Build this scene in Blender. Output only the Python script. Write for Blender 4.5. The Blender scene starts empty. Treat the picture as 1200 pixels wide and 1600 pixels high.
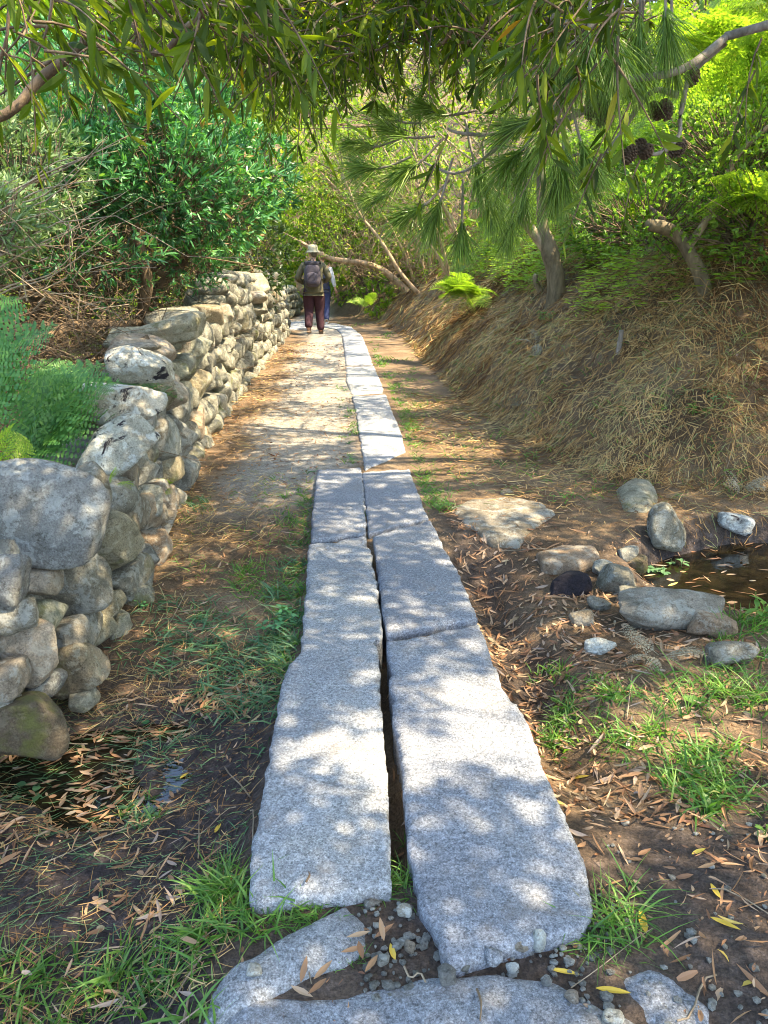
import bpy, bmesh, math, random
import numpy as np
from mathutils import Vector, Matrix
rng = np.random.default_rng(7)
random.seed(7)
SC = bpy.context.scene
COL = SC.collection

# ------------------------------------------------------------------ camera, world, sun, exposure
PITCH = math.radians(18.2)
CAMH = 1.5
cam = bpy.data.cameras.new('camera')
cam.sensor_fit = 'VERTICAL'; cam.sensor_height = 36.0; cam.sensor_width = 27.0
cam.lens = 27.0; cam.clip_start = 0.05; cam.clip_end = 500
camo = bpy.data.objects.new('camera', cam); COL.objects.link(camo)
camo.location = (0, 0, CAMH); camo.rotation_euler = (math.radians(90) - PITCH, 0, 0)
SC.camera = camo

SUN = np.array([0.56, -0.13, 0.82]); SUN /= np.linalg.norm(SUN)
world = bpy.data.worlds.new('World'); SC.world = world; world.use_nodes = True
wn = world.node_tree.nodes; wl = world.node_tree.links
sky = wn.new('ShaderNodeTexSky'); sky.sky_type = 'NISHITA'; sky.sun_disc = False
sky.sun_elevation = math.asin(SUN[2]); sky.sun_rotation = math.atan2(SUN[0], SUN[1])
sky.air_density = 1.0; sky.dust_density = 1.5; sky.ozone_density = 1.0
bgn = wn['Background']; bgn.inputs['Strength'].default_value = 0.15
wl.new(sky.outputs[0], bgn.inputs['Color'])
sl = bpy.data.lights.new('sun', 'SUN'); sl.energy = 3.2; sl.angle = math.radians(0.55); sl.color = (1.0, 0.83, 0.58)
so = bpy.data.objects.new('sun', sl); COL.objects.link(so)
so.rotation_euler = Vector(SUN).to_track_quat('Z', 'Y').to_euler(); so.location = (5, -2, 12)
SC.view_settings.view_transform = 'Standard'; SC.view_settings.look = 'None'
SC.view_settings.gamma = 1.0; SC.view_settings.exposure = 2.75
SC.cycles.max_bounces = 5; SC.cycles.diffuse_bounces = 2; SC.cycles.glossy_bounces = 2
SC.cycles.transmission_bounces = 4; SC.cycles.transparent_max_bounces = 4
SC.cycles.sample_clamp_indirect = 6.0
SC.cycles.use_denoising = True
SC.cycles.pixel_filter_type = 'BLACKMAN_HARRIS'; SC.cycles.filter_width = 1.05
SC.cycles.denoiser = 'OPENIMAGEDENOISE'; SC.cycles.denoising_input_passes = 'RGB_ALBEDO_NORMAL'

# ------------------------------------------------------------------ pixel (1200x1600) to world
CP, SP = math.cos(PITCH), math.sin(PITCH)
def ray(px, py):
    dx = (px - 600) / 1200.0; dy = (800 - py) / 1200.0
    return np.array([dx, CP + dy * SP, -SP + dy * CP])
def atz(px, py, z=0.0):
    d = ray(px, py); t = (z - CAMH) / d[2]
    return np.array([d[0] * t, d[1] * t, z])
def aty(px, py, y):
    d = ray(px, py); t = y / d[1]
    return np.array([d[0] * t, y, CAMH + d[2] * t])
def topx(P):
    P = np.asarray(P, float); q = P - np.array([0, 0, CAMH])
    zc = q[..., 1] * CP - q[..., 2] * SP; yc = q[..., 1] * SP + q[..., 2] * CP
    zc = np.where(zc > 1e-3, zc, 1e-3)
    return 600 + 1200 * q[..., 0] / zc, 800 - 1200 * yc / zc

# ------------------------------------------------------------------ noise
def _h(ix, iy, iz, seed):
    with np.errstate(over='ignore'):
        h = (ix.astype(np.uint32) * np.uint32(374761393) + iy.astype(np.uint32) * np.uint32(668265263)
             + iz.astype(np.uint32) * np.uint32(2147483647 % 4294967295) * np.uint32(31) + np.uint32((seed * 974634777 + 12345) & 0xffffffff))
        h = (h ^ (h >> np.uint32(13))) * np.uint32(1274126177)
        h = (h ^ (h >> np.uint32(16))) * np.uint32(2246822519)
        h = h ^ (h >> np.uint32(15))
    return h.astype(np.float64) / 4294967295.0
def vnoise(x, y, z=0.0, seed=0):
    x, y, z = np.broadcast_arrays(np.asarray(x, float), np.asarray(y, float), np.asarray(z, float))
    xi, yi, zi = np.floor(x), np.floor(y), np.floor(z)
    fx, fy, fz = x - xi, y - yi, z - zi
    u, v, w = fx*fx*(3-2*fx), fy*fy*(3-2*fy), fz*fz*(3-2*fz)
    xi = xi.astype(np.int64); yi = yi.astype(np.int64); zi = zi.astype(np.int64)
    r = 0
    for a in (0, 1):
        for b in (0, 1):
            for c in (0, 1):
                wt = (u if a else 1-u) * (v if b else 1-v) * (w if c else 1-w)
                r = r + wt * _h(xi+a, yi+b, zi+c, seed)
    return r * 2 - 1
def fbm(x, y, z=0.0, o=4, seed=0, g=0.5):
    r = 0; a = 1.0; n = 0
    for i in range(o):
        f = 2.0 ** i
        r = r + a * vnoise(np.asarray(x)*f + 17.3*i, np.asarray(y)*f + 5.1*i, np.asarray(z)*f + 9.7*i, seed + i); n += a; a *= g
    return r / n
def sstep(a, b, x):
    t = np.clip((np.asarray(x, float) - a) / (b - a), 0, 1); return t*t*(3-2*t)

# ------------------------------------------------------------------ object helpers
def tag(o, label=None, cat=None, group=None, kind=None):
    if label: o['label'] = label
    if cat: o['category'] = cat
    if group: o['group'] = group
    if kind: o['kind'] = kind
    return o
def empty(name, loc, label, cat, group=None):
    o = bpy.data.objects.new(name, None); COL.objects.link(o); o.location = loc
    o.empty_display_size = 0.1
    return tag(o, label, cat, group)
def link(name, me, parent=None, loc=None):
    o = bpy.data.objects.new(name, me); COL.objects.link(o)
    if parent is not None: o.parent = parent
    if loc is not None: o.location = loc
    return o
class Geo:
    def __init__(s): s.V = []; s.T = []; s.Q = []; s.A = []; s.n = 0
    def add(s, V, T=None, Q=None, A=None):
        V = np.asarray(V, float).reshape(-1, 3)
        s.V.append(V)
        if T is not None and len(T): s.T.append(np.asarray(T, np.int64).reshape(-1, 3) + s.n)
        if Q is not None and len(Q): s.Q.append(np.asarray(Q, np.int64).reshape(-1, 4) + s.n)
        s.A.append(np.zeros(len(V)) if A is None else np.broadcast_to(np.asarray(A, float), (len(V),)))
        s.n += len(V)
    def mesh(s, name, mat, smooth=False, off=None, extra=None):
        me = bpy.data.meshes.new(name)
        if not s.V: return me
        V = np.concatenate(s.V)
        if off is not None: V = V - np.asarray(off, float)
        T = np.concatenate(s.T) if s.T else np.zeros((0, 3), np.int64)
        Q = np.concatenate(s.Q) if s.Q else np.zeros((0, 4), np.int64)
        me.vertices.add(len(V)); me.vertices.foreach_set('co', V.astype(np.float32).ravel())
        nl = T.size + Q.size
        me.loops.add(nl); me.loops.foreach_set('vertex_index', np.concatenate([T.ravel(), Q.ravel()]).astype(np.int32))
        npf = len(T) + len(Q)
        me.polygons.add(npf)
        st = np.concatenate([np.arange(len(T)) * 3, T.size + np.arange(len(Q)) * 4]).astype(np.int32)
        me.polygons.foreach_set('loop_start', st)
        me.polygons.foreach_set('use_smooth', np.full(npf, bool(smooth)))
        at = me.attributes.new('rnd', 'FLOAT', 'POINT'); at.data.foreach_set('value', np.concatenate(s.A).astype(np.float32))
        if extra:
            for k, v in extra.items():
                a2 = me.attributes.new(k, 'FLOAT', 'POINT'); a2.data.foreach_set('value', np.asarray(v, np.float32))
        me.materials.append(mat)
        me.update(calc_edges=True)
        return me
    def obj(s, name, mat, parent=None, smooth=False, loc=None):
        """an object whose origin is parent's or loc"""
        off = loc if loc is not None else (parent.location if parent is not None else None)
        return link(name, s.mesh(name, mat, smooth, off), parent, None if parent is not None else loc)

LANCE = [(0, .06), (.22, .75), (.5, 1.0), (.78, .6), (1, 0)]
LEAF4 = [(0, 0), (.42, 1.0), (1, 0)]
LEAF6 = [(0, 0), (.3, .9), (.68, .8), (1, 0)]
GRASS = [(0, 1.0), (.35, .95), (.7, .65), (1, 0)]
STRAW = [(0, 1.0), (.5, 1.0), (1, .6)]
NEEDLE = [(0, 1.0), (.5, .9), (1, 0)]
def unit(a):
    a = np.asarray(a, float); return a / np.maximum(np.linalg.norm(a, axis=-1, keepdims=True), 1e-9)
def rdir(n, zlo=-1, zhi=1):
    z = rng.uniform(zlo, zhi, n); a = rng.uniform(0, 2*np.pi, n); r = np.sqrt(np.maximum(0, 1-z*z))
    return np.stack([r*np.cos(a), r*np.sin(a), z], 1)
def ribbons(g, P, D, L, W, prof, bend=None, side=None, rnd=None, fold=0.0):
    """N thin curved blades: base P, direction D, length L, half-width W/2, width profile; bend = sideways vector x L x t^2"""
    P = np.asarray(P, float); N = len(P)
    if N == 0: return
    D = unit(D); L = np.broadcast_to(np.asarray(L, float), (N,))[:, None]; W = np.broadcast_to(np.asarray(W, float), (N,))[:, None]
    if side is None: side = rdir(N)
    side = unit(np.cross(D, side)); nrm = np.cross(side, D)
    if bend is None: bend = np.zeros((N, 3))
    if rnd is None: rnd = rng.random(N)
    vs = []; T = []; Q = []; k = 0; prev = None
    for t, w in prof:
        c = P + D*L*t + bend*L*(t*t)
        if w <= 0: vs.append(c); cur = (k,); k += 1
        elif fold:
            vs += [c - side*W*.5*w, c - nrm*W*fold*w, c + side*W*.5*w]; cur = (k, k+1, k+2); k += 3
        else: vs += [c - side*W*.5*w, c + side*W*.5*w]; cur = (k, k+1); k += 2
        if prev is not None:
            a, b = prev, cur
            if len(a) == 1 and len(b) == 1: pass
            elif len(a) == 1:
                for i in range(len(b)-1): T.append((a[0], b[i+1], b[i]))
            elif len(b) == 1:
                for i in range(len(a)-1): T.append((a[i], a[i+1], b[0]))
            else:
                for i in range(len(a)-1): Q.append((a[i], a[i+1], b[i+1], b[i]))
        prev = cur
    V = np.stack(vs, 1).reshape(-1, 3)
    base = (np.arange(N) * k)[:, None, None]
    g.add(V, (np.array(T)[None] + base).reshape(-1, 3) if T else None, (np.array(Q)[None] + base).reshape(-1, 4) if Q else None, np.repeat(rnd, k))
def tubes(g, C, R, sides=5, rnd=None, cap=False):
    """C [N,K,3] centre lines, R [N,K] radii"""
    C = np.asarray(C, float); R = np.asarray(R, float); N, K = C.shape[:2]
    T_ = np.gradient(C, axis=1); T_ = unit(T_)
    ref = np.where(np.abs(T_[:, :1, 2:3]) < .8, np.array([0, 0, 1.0]), np.array([1.0, 0, 0]))
    ref = np.broadcast_to(ref, T_.shape)
    U = unit(np.cross(T_, ref)); W = np.cross(T_, U)
    a = np.arange(sides) * 2*np.pi / sides
    V = C[:, :, None, :] + R[:, :, None, None] * (np.cos(a)[None, None, :, None]*U[:, :, None, :] + np.sin(a)[None, None, :, None]*W[:, :, None, :])
    i = np.arange(K-1)[:, None]*sides; j = np.arange(sides)[None, :]; jn = (j+1) % sides
    q = np.stack([i+j, i+jn, i+sides+jn, i+sides+j], -1).reshape(-1, 4)
    F = (q[None] + (np.arange(N)*K*sides)[:, None, None]).reshape(-1, 4)
    if rnd is None: rnd = rng.random(N)
    g.add(V.reshape(-1, 3), None, F, np.repeat(rnd, K*sides))
    if cap:
        for n in range(N):
            for kk in (0, K-1):
                b = n*K*sides + kk*sides
                g.T.append(np.array([(b, b+x, b+x+1) for x in range(1, sides-1)]) + g.n - N*K*sides)
def smooth_path(pts, rad, n=16, wob=0.0, seed=0):
    pts = np.asarray(pts, float); rad = np.asarray(rad, float); m = len(pts)
    t = np.linspace(0, m-1, n); i = np.clip(t.astype(int), 0, m-2); f = (t-i)[:, None]
    p0 = pts[np.clip(i-1, 0, m-1)]; p1 = pts[i]; p2 = pts[i+1]; p3 = pts[np.clip(i+2, 0, m-1)]
    c = .5*((2*p1)+(-p0+p2)*f+(2*p0-5*p1+4*p2-p3)*f**2+(-p0+3*p1-3*p2+p3)*f**3)
    r = rad[i]*(1-f[:, 0]) + rad[i+1]*f[:, 0]
    if wob:
        c = c + wob*np.stack([fbm(t*.9, seed, 1.1, 2), fbm(t*.9, seed, 5.5, 2), fbm(t*.9, seed, 9.5, 2)], 1)
        r = r * (1 + .12*vnoise(t*2.3, seed, 3.3))
    return c, r
def limb(g, pts, rad, n=18, sides=9, wob=.02, seed=0):
    c, r = smooth_path(pts, rad, n, wob, seed)
    tubes(g, c[None], r[None], sides, np.array([(seed*.37) % 1]), cap=True)

# ------------------------------------------------------------------ materials
class NT:
    def __init__(s, name):
        s.m = bpy.data.materials.new(name); s.m.use_nodes = True; s.t = s.m.node_tree
        s.p = s.t.nodes['Principled BSDF']; s.out = s.t.nodes['Material Output']
    def n(s, typ, **kw):
        nd = s.t.nodes.new(typ)
        for k, v in kw.items():
            if k.startswith('i_'): nd.inputs[k[2:].replace('_', ' ')].default_value = v
            else: setattr(nd, k, v)
        return nd
    def l(s, a, b): s.t.links.new(a, b)
    def ramp(s, fac, stops, interp='LINEAR'):
        r = s.n('ShaderNodeValToRGB'); r.color_ramp.interpolation = interp
        e = r.color_ramp.elements
        while len(e) > 1: e.remove(e[-1])
        e[0].position = stops[0][0]; e[0].color = (*stops[0][1], 1)
        for p, c in stops[1:]:
            x = e.new(p); x.color = (*c, 1)
        s.l(fac, r.inputs[0]); return r.outputs[0]
    def noise(s, scale, detail=4, rough=.55, dist=0, vec=None):
        nd = s.n('ShaderNodeTexNoise'); nd.inputs['Scale'].default_value = scale; nd.inputs['Detail'].default_value = detail
        nd.inputs['Roughness'].default_value = rough; nd.inputs['Distortion'].default_value = dist
        if vec is not None: s.l(vec, nd.inputs['Vector'])
        return nd.outputs[0]
    def mix(s, fac, a, b, typ='MIX'):
        nd = s.n('ShaderNodeMix', data_type='RGBA', blend_type=typ)
        for inp, v in ((nd.inputs[0], fac), (nd.inputs[6], a), (nd.inputs[7], b)):
            if hasattr(v, 'node'): s.l(v, inp)
            elif isinstance(v, (int, float)): inp.default_value = v
            else: inp.default_value = (*v, 1)
        return nd.outputs[2]
    def bump(s, h, strength, dist, prev=None):
        b = s.n('ShaderNodeBump'); b.inputs['Strength'].default_value = strength; b.inputs['Distance'].default_value = dist
        s.l(h, b.inputs['Height'])
        if prev is not None: s.l(prev, b.inputs['Normal'])
        return b.outputs[0]
def g3(v, r=1, gg=1, b=1): return (v*r, v*gg, v*b)

def leaf_mat(name, stops, trans=.35, rough=.42, tcol=(1.25, 1.35, .55), spec=.5):
    t = NT(name); a = t.n('ShaderNodeAttribute', attribute_name='rnd')
    c = t.ramp(a.outputs['Fac'], stops)
    t.l(c, t.p.inputs['Base Color']); t.p.inputs['Roughness'].default_value = rough
    t.p.inputs['Specular IOR Level'].default_value = spec
    if trans > 0:
        tr = t.n('ShaderNodeBsdfTranslucent'); mc = t.mix(1.0, c, tcol, 'MULTIPLY'); t.l(mc, tr.inputs['Color'])
        mx = t.n('ShaderNodeMixShader'); mx.inputs[0].default_value = trans
        t.l(t.p.outputs[0], mx.inputs[1]); t.l(tr.outputs[0], mx.inputs[2]); t.l(mx.outputs[0], t.out.inputs['Surface'])
    return t.m

def granite_mat(name, base=.34, tint=(.97, 1.0, 1.03)):
    t = NT(name); tc = t.n('ShaderNodeTexCoord'); v = tc.outputs['Object']
    fine = t.noise(190, 3, .8, vec=v); fine2 = t.noise(75, 5, .85, vec=v); big = t.noise(3.0, 5, .6, vec=v); pit = t.noise(38, 5, .7, vec=v)
    c = t.ramp(fine, [(.38, g3(base*.2, *tint)), (.47, g3(base*.85, *tint)), (.55, g3(base*1.15, *tint)), (.63, g3(base*2.3, *tint))])
    c2 = t.ramp(fine2, [(.40, g3(base*.35, *tint)), (.5, g3(base, *tint)), (.60, g3(base*1.9, *tint))])
    c = t.mix(.5, c, c2)
    st = t.ramp(big, [(.35, (.80, .80, .82)), (.55, (1, 1, 1)), (.7, (1.08, 1.04, .97))])
    c = t.mix(1.0, c, st, 'MULTIPLY')
    oi = t.n('ShaderNodeObjectInfo'); c = t.mix(1.0, c, t.ramp(oi.outputs['Random'], [(0, (.86, .86, .88)), (.5, (1, 1, 1)), (1, (1.12, 1.10, 1.04))]), 'MULTIPLY')
    dirt = t.ramp(t.noise(5.5, 9, .75, .6, vec=v), [(.53, (0, 0, 0)), (.70, (1, 1, 1))])
    c = t.mix(t.mix(.55, (0, 0, 0), dirt), c, (.15, .125, .095))
    spot = t.ramp(t.noise(17, 6, .8, .2, vec=v), [(.66, (0, 0, 0)), (.70, (1, 1, 1))])
    c = t.mix(t.mix(.5, (0, 0, 0), spot), c, (.07, .07, .065))
    t.l(c, t.p.inputs['Base Color']); t.p.inputs['Roughness'].default_value = .85; t.p.inputs['Specular IOR Level'].default_value = .25
    b = t.bump(pit, .7, .012); b = t.bump(fine2, .6, .004, b); t.l(b, t.p.inputs['Normal'])
    return t.m

def rock_mat(name, stops, lichen=(.62, .66, .60), lich=.5, dark=.0, moss=0.0, wet=.0):
    t = NT(name); tc = t.n('ShaderNodeTexCoord'); oi = t.n('ShaderNodeObjectInfo')
    off = t.n('ShaderNodeVectorMath', operation='ADD'); t.l(tc.outputs['Object'], off.inputs[0])
    sc = t.n('ShaderNodeVectorMath', operation='SCALE'); sc.inputs[0].default_value = (13, 7, 19); t.l(oi.outputs['Random'], sc.inputs['Scale']); t.l(sc.outputs[0], off.inputs[1])
    v = off.outputs[0]
    big = t.noise(4.5, 6, .6, .5, vec=v)
    c = t.ramp(big, stops)
    tone = t.ramp(oi.outputs['Random'], [(0, (.70, .70, .74)), (.3, (1.05, 1.03, .98)), (.55, (.95, .88, .74)), (.75, (1.12, .92, .78)), (.9, (1.25, 1.25, 1.2)), (1, (.85, .9, .8))])
    c = t.mix(1.0, c, tone, 'MULTIPLY')
    fine = t.noise(140, 3, .75, vec=v)
    c = t.mix(1.0, c, t.ramp(fine, [(.35, (.68, .68, .68)), (.5, (1, 1, 1)), (.66, (1.28, 1.28, 1.26))]), 'MULTIPLY')
    lm = t.ramp(t.noise(11, 10, .8, .3, vec=v), [(.51, (0, 0, 0)), (.55, (1, 1, 1))])
    c = t.mix(t.mix(lich, (0, 0, 0), lm), c, lichen)
    mid = t.ramp(t.noise(34, 8, .8, .2, vec=v), [(.36, (.42, .40, .36)), (.45, (1, 1, 1)), (.7, (1.12, 1.12, 1.1))])
    c = t.mix(1.0, c, mid, 'MULTIPLY')
    if dark > 0:
        dm = t.ramp(t.noise(7, 7, .7, .6, vec=v), [(.62 - .1*dark, (0, 0, 0)), (.66 - .1*dark, (1, 1, 1))])
        c = t.mix(dm, c, (.03, .026, .03))
    if moss > 0:
        mm = t.ramp(t.noise(5, 7, .7, .3, vec=v), [(.60 - .2*moss, (0, 0, 0)), (.74 - .2*moss, (1, 1, 1))])
        c = t.mix(mm, c, (.13, .135, .04))
    t.l(c, t.p.inputs['Base Color']); t.p.inputs['Roughness'].default_value = .88 - wet; t.p.inputs['Specular IOR Level'].default_value = .3 + wet
    b = t.bump(t.noise(18, 8, .75, .3, vec=v), 1.0, .045); b = t.bump(fine, .5, .005, b); t.l(b, t.p.inputs['Normal'])
    return t.m

def bark_mat(name, c1, c2, scale=14):
    t = NT(name); tc = t.n('ShaderNodeTexCoord'); mp = t.n('ShaderNodeMapping'); mp.inputs['Scale'].default_value = (1, 1, .3); t.l(tc.outputs['Object'], mp.inputs[0])
    n1 = t.noise(scale, 6, .7, .4, vec=mp.outputs[0]); a = t.n('ShaderNodeAttribute', attribute_name='rnd')
    c = t.ramp(n1, [(.35, c1), (.65, c2)])
    c = t.mix(1.0, c, t.ramp(a.outputs['Fac'], [(0, (.7, .68, .66)), (1, (1.25, 1.2, 1.15))]), 'MULTIPLY')
    t.l(c, t.p.inputs['Base Color']); t.p.inputs['Roughness'].default_value = .85
    t.l(t.bump(t.noise(scale*2.2, 5, .7, .3, vec=mp.outputs[0]), .8, .012), t.p.inputs['Normal'])
    return t.m
def plain_mat(name, col, rough=.8, nz=.0, scale=60, bumpd=.002, spec=.3):
    t = NT(name)
    if nz > 0:
        tc = t.n('ShaderNodeTexCoord'); f = t.noise(scale, 4, .6, vec=tc.outputs['Object'])
        c = t.ramp(f, [(.3, tuple(x*(1-nz) for x in col)), (.7, tuple(x*(1+nz) for x in col))]); t.l(c, t.p.inputs['Base Color'])
        t.l(t.bump(f, .5, bumpd), t.p.inputs['Normal'])
    else: t.p.inputs['Base Color'].default_value = (*col, 1)
    t.p.inputs['Roughness'].default_value = rough; t.p.inputs['Specular IOR Level'].default_value = spec
    return t.m

M = {}
M['granite'] = granite_mat('granite', .235, (.95, 1.0, 1.06))
M['granite_rough'] = granite_mat('granite_rough', .215, (.95, 1.0, 1.05))
M['rock_pale'] = rock_mat('rock_pale', [(.3, (.11, .11, .09)), (.5, (.215, .215, .19)), (.7, (.34, .34, .31))], (.44, .46, .42), .5)
M['rock_lichen'] = rock_mat('rock_lichen', [(.3, (.26, .26, .24)), (.5, (.44, .46, .43)), (.7, (.56, .58, .55))], (.68, .72, .68), .6, dark=.55)
M['rock_olive'] = rock_mat('rock_olive', [(.3, (.14, .135, .10)), (.5, (.26, .25, .19)), (.7, (.38, .365, .29))], (.45, .44, .34), .5, moss=.25)
M['rock_warm'] = rock_mat('rock_warm', [(.3, (.16, .13, .095)), (.5, (.29, .25, .19)), (.7, (.41, .37, .30))], (.48, .46, .38), .45)
M['rock_moss'] = rock_mat('rock_moss', [(.3, (.07, .055, .035)), (.5, (.14, .11, .07)), (.7, (.2, .17, .11))], (.3, .28, .2), .3, moss=.6)
M['rock_dark'] = rock_mat('rock_dark', [(.3, (.010, .008, .012)), (.6, (.022, .018, .024)), (.8, (.05, .035, .03))], (.04, .03, .03), .1)

def ground_mat():
    t = NT('soil'); tc = t.n('ShaderNodeTexCoord'); v = tc.outputs['Object']
    n1 = t.noise(1.6, 6, .65, .3, vec=v); n2 = t.noise(22, 6, .7, vec=v); n3 = t.noise(110, 3, .7, vec=v)
    c = t.ramp(n1, [(.35, (.085, .055, .030)), (.5, (.14, .095, .055)), (.66, (.21, .15, .09))])
    sand = t.ramp(n2, [(.3, (.14, .12, .10)), (.5, (.24, .22, .18)), (.7, (.34, .315, .27))])
    mud = t.ramp(n2, [(.3, (.018, .014, .014)), (.55, (.05, .04, .037)), (.75, (.12, .10, .095))])
    sa = t.n('ShaderNodeAttribute', attribute_name='sand'); mu = t.n('ShaderNodeAttribute', attribute_name='mud')
    c = t.mix(sa.outputs['Fac'], c, sand); c = t.mix(mu.outputs['Fac'], c, mud)
    c = t.mix(1.0, c, t.ramp(n3, [(.35, (.6, .6, .6)), (.5, (1, 1, 1)), (.66, (1.5, 1.48, 1.45))]), 'MULTIPLY')
    t.l(c, t.p.inputs['Base Color']); t.p.inputs['Roughness'].default_value = .9; t.p.inputs['Specular IOR Level'].default_value = .25
    b = t.bump(n2, .8, .03); b = t.bump(n3, .7, .006, b); t.l(b, t.p.inputs['Normal'])
    return t.m
M['soil'] = ground_mat()
def water_mat():
    t = NT('water'); t.p.inputs['Base Color'].default_value = (.010, .008, .004, 1); t.p.inputs['Roughness'].default_value = .06
    t.p.inputs['Specular IOR Level'].default_value = .7
    tc = t.n('ShaderNodeTexCoord'); t.l(t.bump(t.noise(7, 3, .6, vec=tc.outputs['Object']), .12, .02), t.p.inputs['Normal'])
    return t.m
M['water'] = water_mat()
M['leaf_wattle'] = leaf_mat('leaf_wattle', [(0, (.022, .042, .004)), (.4, (.055, .095, .008)), (.8, (.11, .165, .012)), (.96, (.20, .24, .02)), (1, (.34, .15, .03))], .45, .5, (2.1, 2.0, .3), .22)
M['leaf_small'] = leaf_mat('leaf_small', [(0, (.06, .13, .015)), (.5, (.14, .27, .03)), (1, (.30, .44, .06))], .45, .45)
M['leaf_laurel'] = leaf_mat('leaf_laurel', [(0, (.018, .07, .025)), (.35, (.045, .165, .055)), (.65, (.09, .28, .09)), (.88, (.18, .40, .13)), (.97, (.32, .50, .10)), (1, (.30, .18, .07))], .28, .42, (1.3, 1.4, .4))
M['leaf_grey'] = leaf_mat('leaf_grey', [(0, (.05, .10, .03)), (.5, (.11, .19, .065)), (1, (.25, .33, .14))], .3, .5)
M['leaf_bright'] = leaf_mat('leaf_bright', [(0, (.05, .11, .012)), (.4, (.15, .26, .02)), (.85, (.34, .46, .04)), (1, (.46, .40, .06))], .5, .5)
M['leaf_dark'] = leaf_mat('leaf_dark', [(0, (.02, .045, .015)), (.6, (.045, .085, .02)), (1, (.08, .13, .03))], .35, .45)
M['fern'] = leaf_mat('fern', [(0, (.04, .13, .03)), (.5, (.08, .22, .05)), (1, (.16, .32, .06))], .4, .5)
M['fern_bright'] = leaf_mat('fern_bright', [(0, (.11, .20, .02)), (.45, (.22, .35, .03)), (.85, (.38, .50, .06)), (1, (.46, .36, .12))], .5, .5)
M['fern_dry'] = leaf_mat('fern_dry', [(0, (.16, .13, .08)), (1, (.35, .32, .22))], .2, .7, (1, 1, .8))
M['grass'] = leaf_mat('grass', [(0, (.06, .15, .03)), (.5, (.11, .24, .04)), (.85, (.18, .33, .06)), (1, (.38, .36, .14))], .45, .45)
M['grass_blue'] = leaf_mat('grass_blue', [(0, (.05, .13, .055)), (.6, (.10, .21, .09)), (.9, (.18, .28, .12)), (1, (.36, .34, .2))], .3, .5)
M['straw'] = leaf_mat('straw', [(0, (.10, .052, .02)), (.25, (.26, .145, .055)), (.55, (.46, .285, .11)), (.8, (.62, .45, .20)), (.92, (.26, .29, .12)), (1, (.36, .19, .10))], .15, .7, (1, .95, .8), .2)
M['litter'] = leaf_mat('litter', [(0, (.13, .06, .035)), (.3, (.25, .13, .065)), (.6, (.38, .22, .11)), (.8, (.45, .31, .19)), (.93, (.34, .27, .22)), (1, (.52, .38, .08))], .2, .55, (1.1, .9, .6), .35)
M['needles'] = leaf_mat('needles', [(0, (.06, .12, .015)), (.5, (.13, .24, .03)), (1, (.30, .42, .09))], .3, .4)
M['twig'] = bark_mat('twig', (.06, .04, .022), (.20, .14, .08))
M['twig_pale'] = bark_mat('twig_pale', (.18, .14, .09), (.38, .31, .21))
M['bark'] = bark_mat('bark', (.10, .08, .045), (.27, .22, .13))
M['bark_tan'] = bark_mat('bark_tan', (.20, .13, .07), (.46, .34, .21))
M['bark_grey'] = bark_mat('bark_grey', (.11, .095, .08), (.33, .30, .26))

# ------------------------------------------------------------------ terrain
TOE = np.array([(-14, 33), (-6, 28), (-2.4, 24.5), (-.5, 21), (.25, 16.5), (.5, 12), (.72, 9), (.98, 7), (1.4, 5.4), (2.2, 4.85), (4, 4.7), (14, 4.2)], float)
def toe_dist(x, y):
    x = np.asarray(x, float); y = np.asarray(y, float); best = np.full(x.shape, 1e9); sg = np.zeros(x.shape)
    for a, b in zip(TOE[:-1], TOE[1:]):
        d = b - a; L2 = d @ d; t = np.clip(((x-a[0])*d[0] + (y-a[1])*d[1]) / L2, 0, 1)
        qx, qy = a[0]+t*d[0], a[1]+t*d[1]; r = np.hypot(x-qx, y-qy)
        cr = d[0]*(y-a[1]) - d[1]*(x-a[0])
        m = r < best - 1e-9; best = np.where(m, r, best); sg = np.where(m, np.sign(cr), sg)
    return best * sg
WALLX = np.array([(-2, -1.2), (2.3, -1.2), (2.7, -1.19), (3.3, -1.2), (4.5, -1.34), (6.5, -1.52), (9.2, -1.72), (13.8, -1.9), (17, -2.05), (18.2, -2.3)])
def wallx(y): return np.interp(y, WALLX[:, 0], WALLX[:, 1])
def redge(y): return np.interp(y, [0, 1.5, 2.3, 3.2, 4.7, 5.7, 7.0, 9.7, 13, 17], [.5, .52, .42, .36, .28, .23, .19, .05, -.15, -.42])
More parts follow.
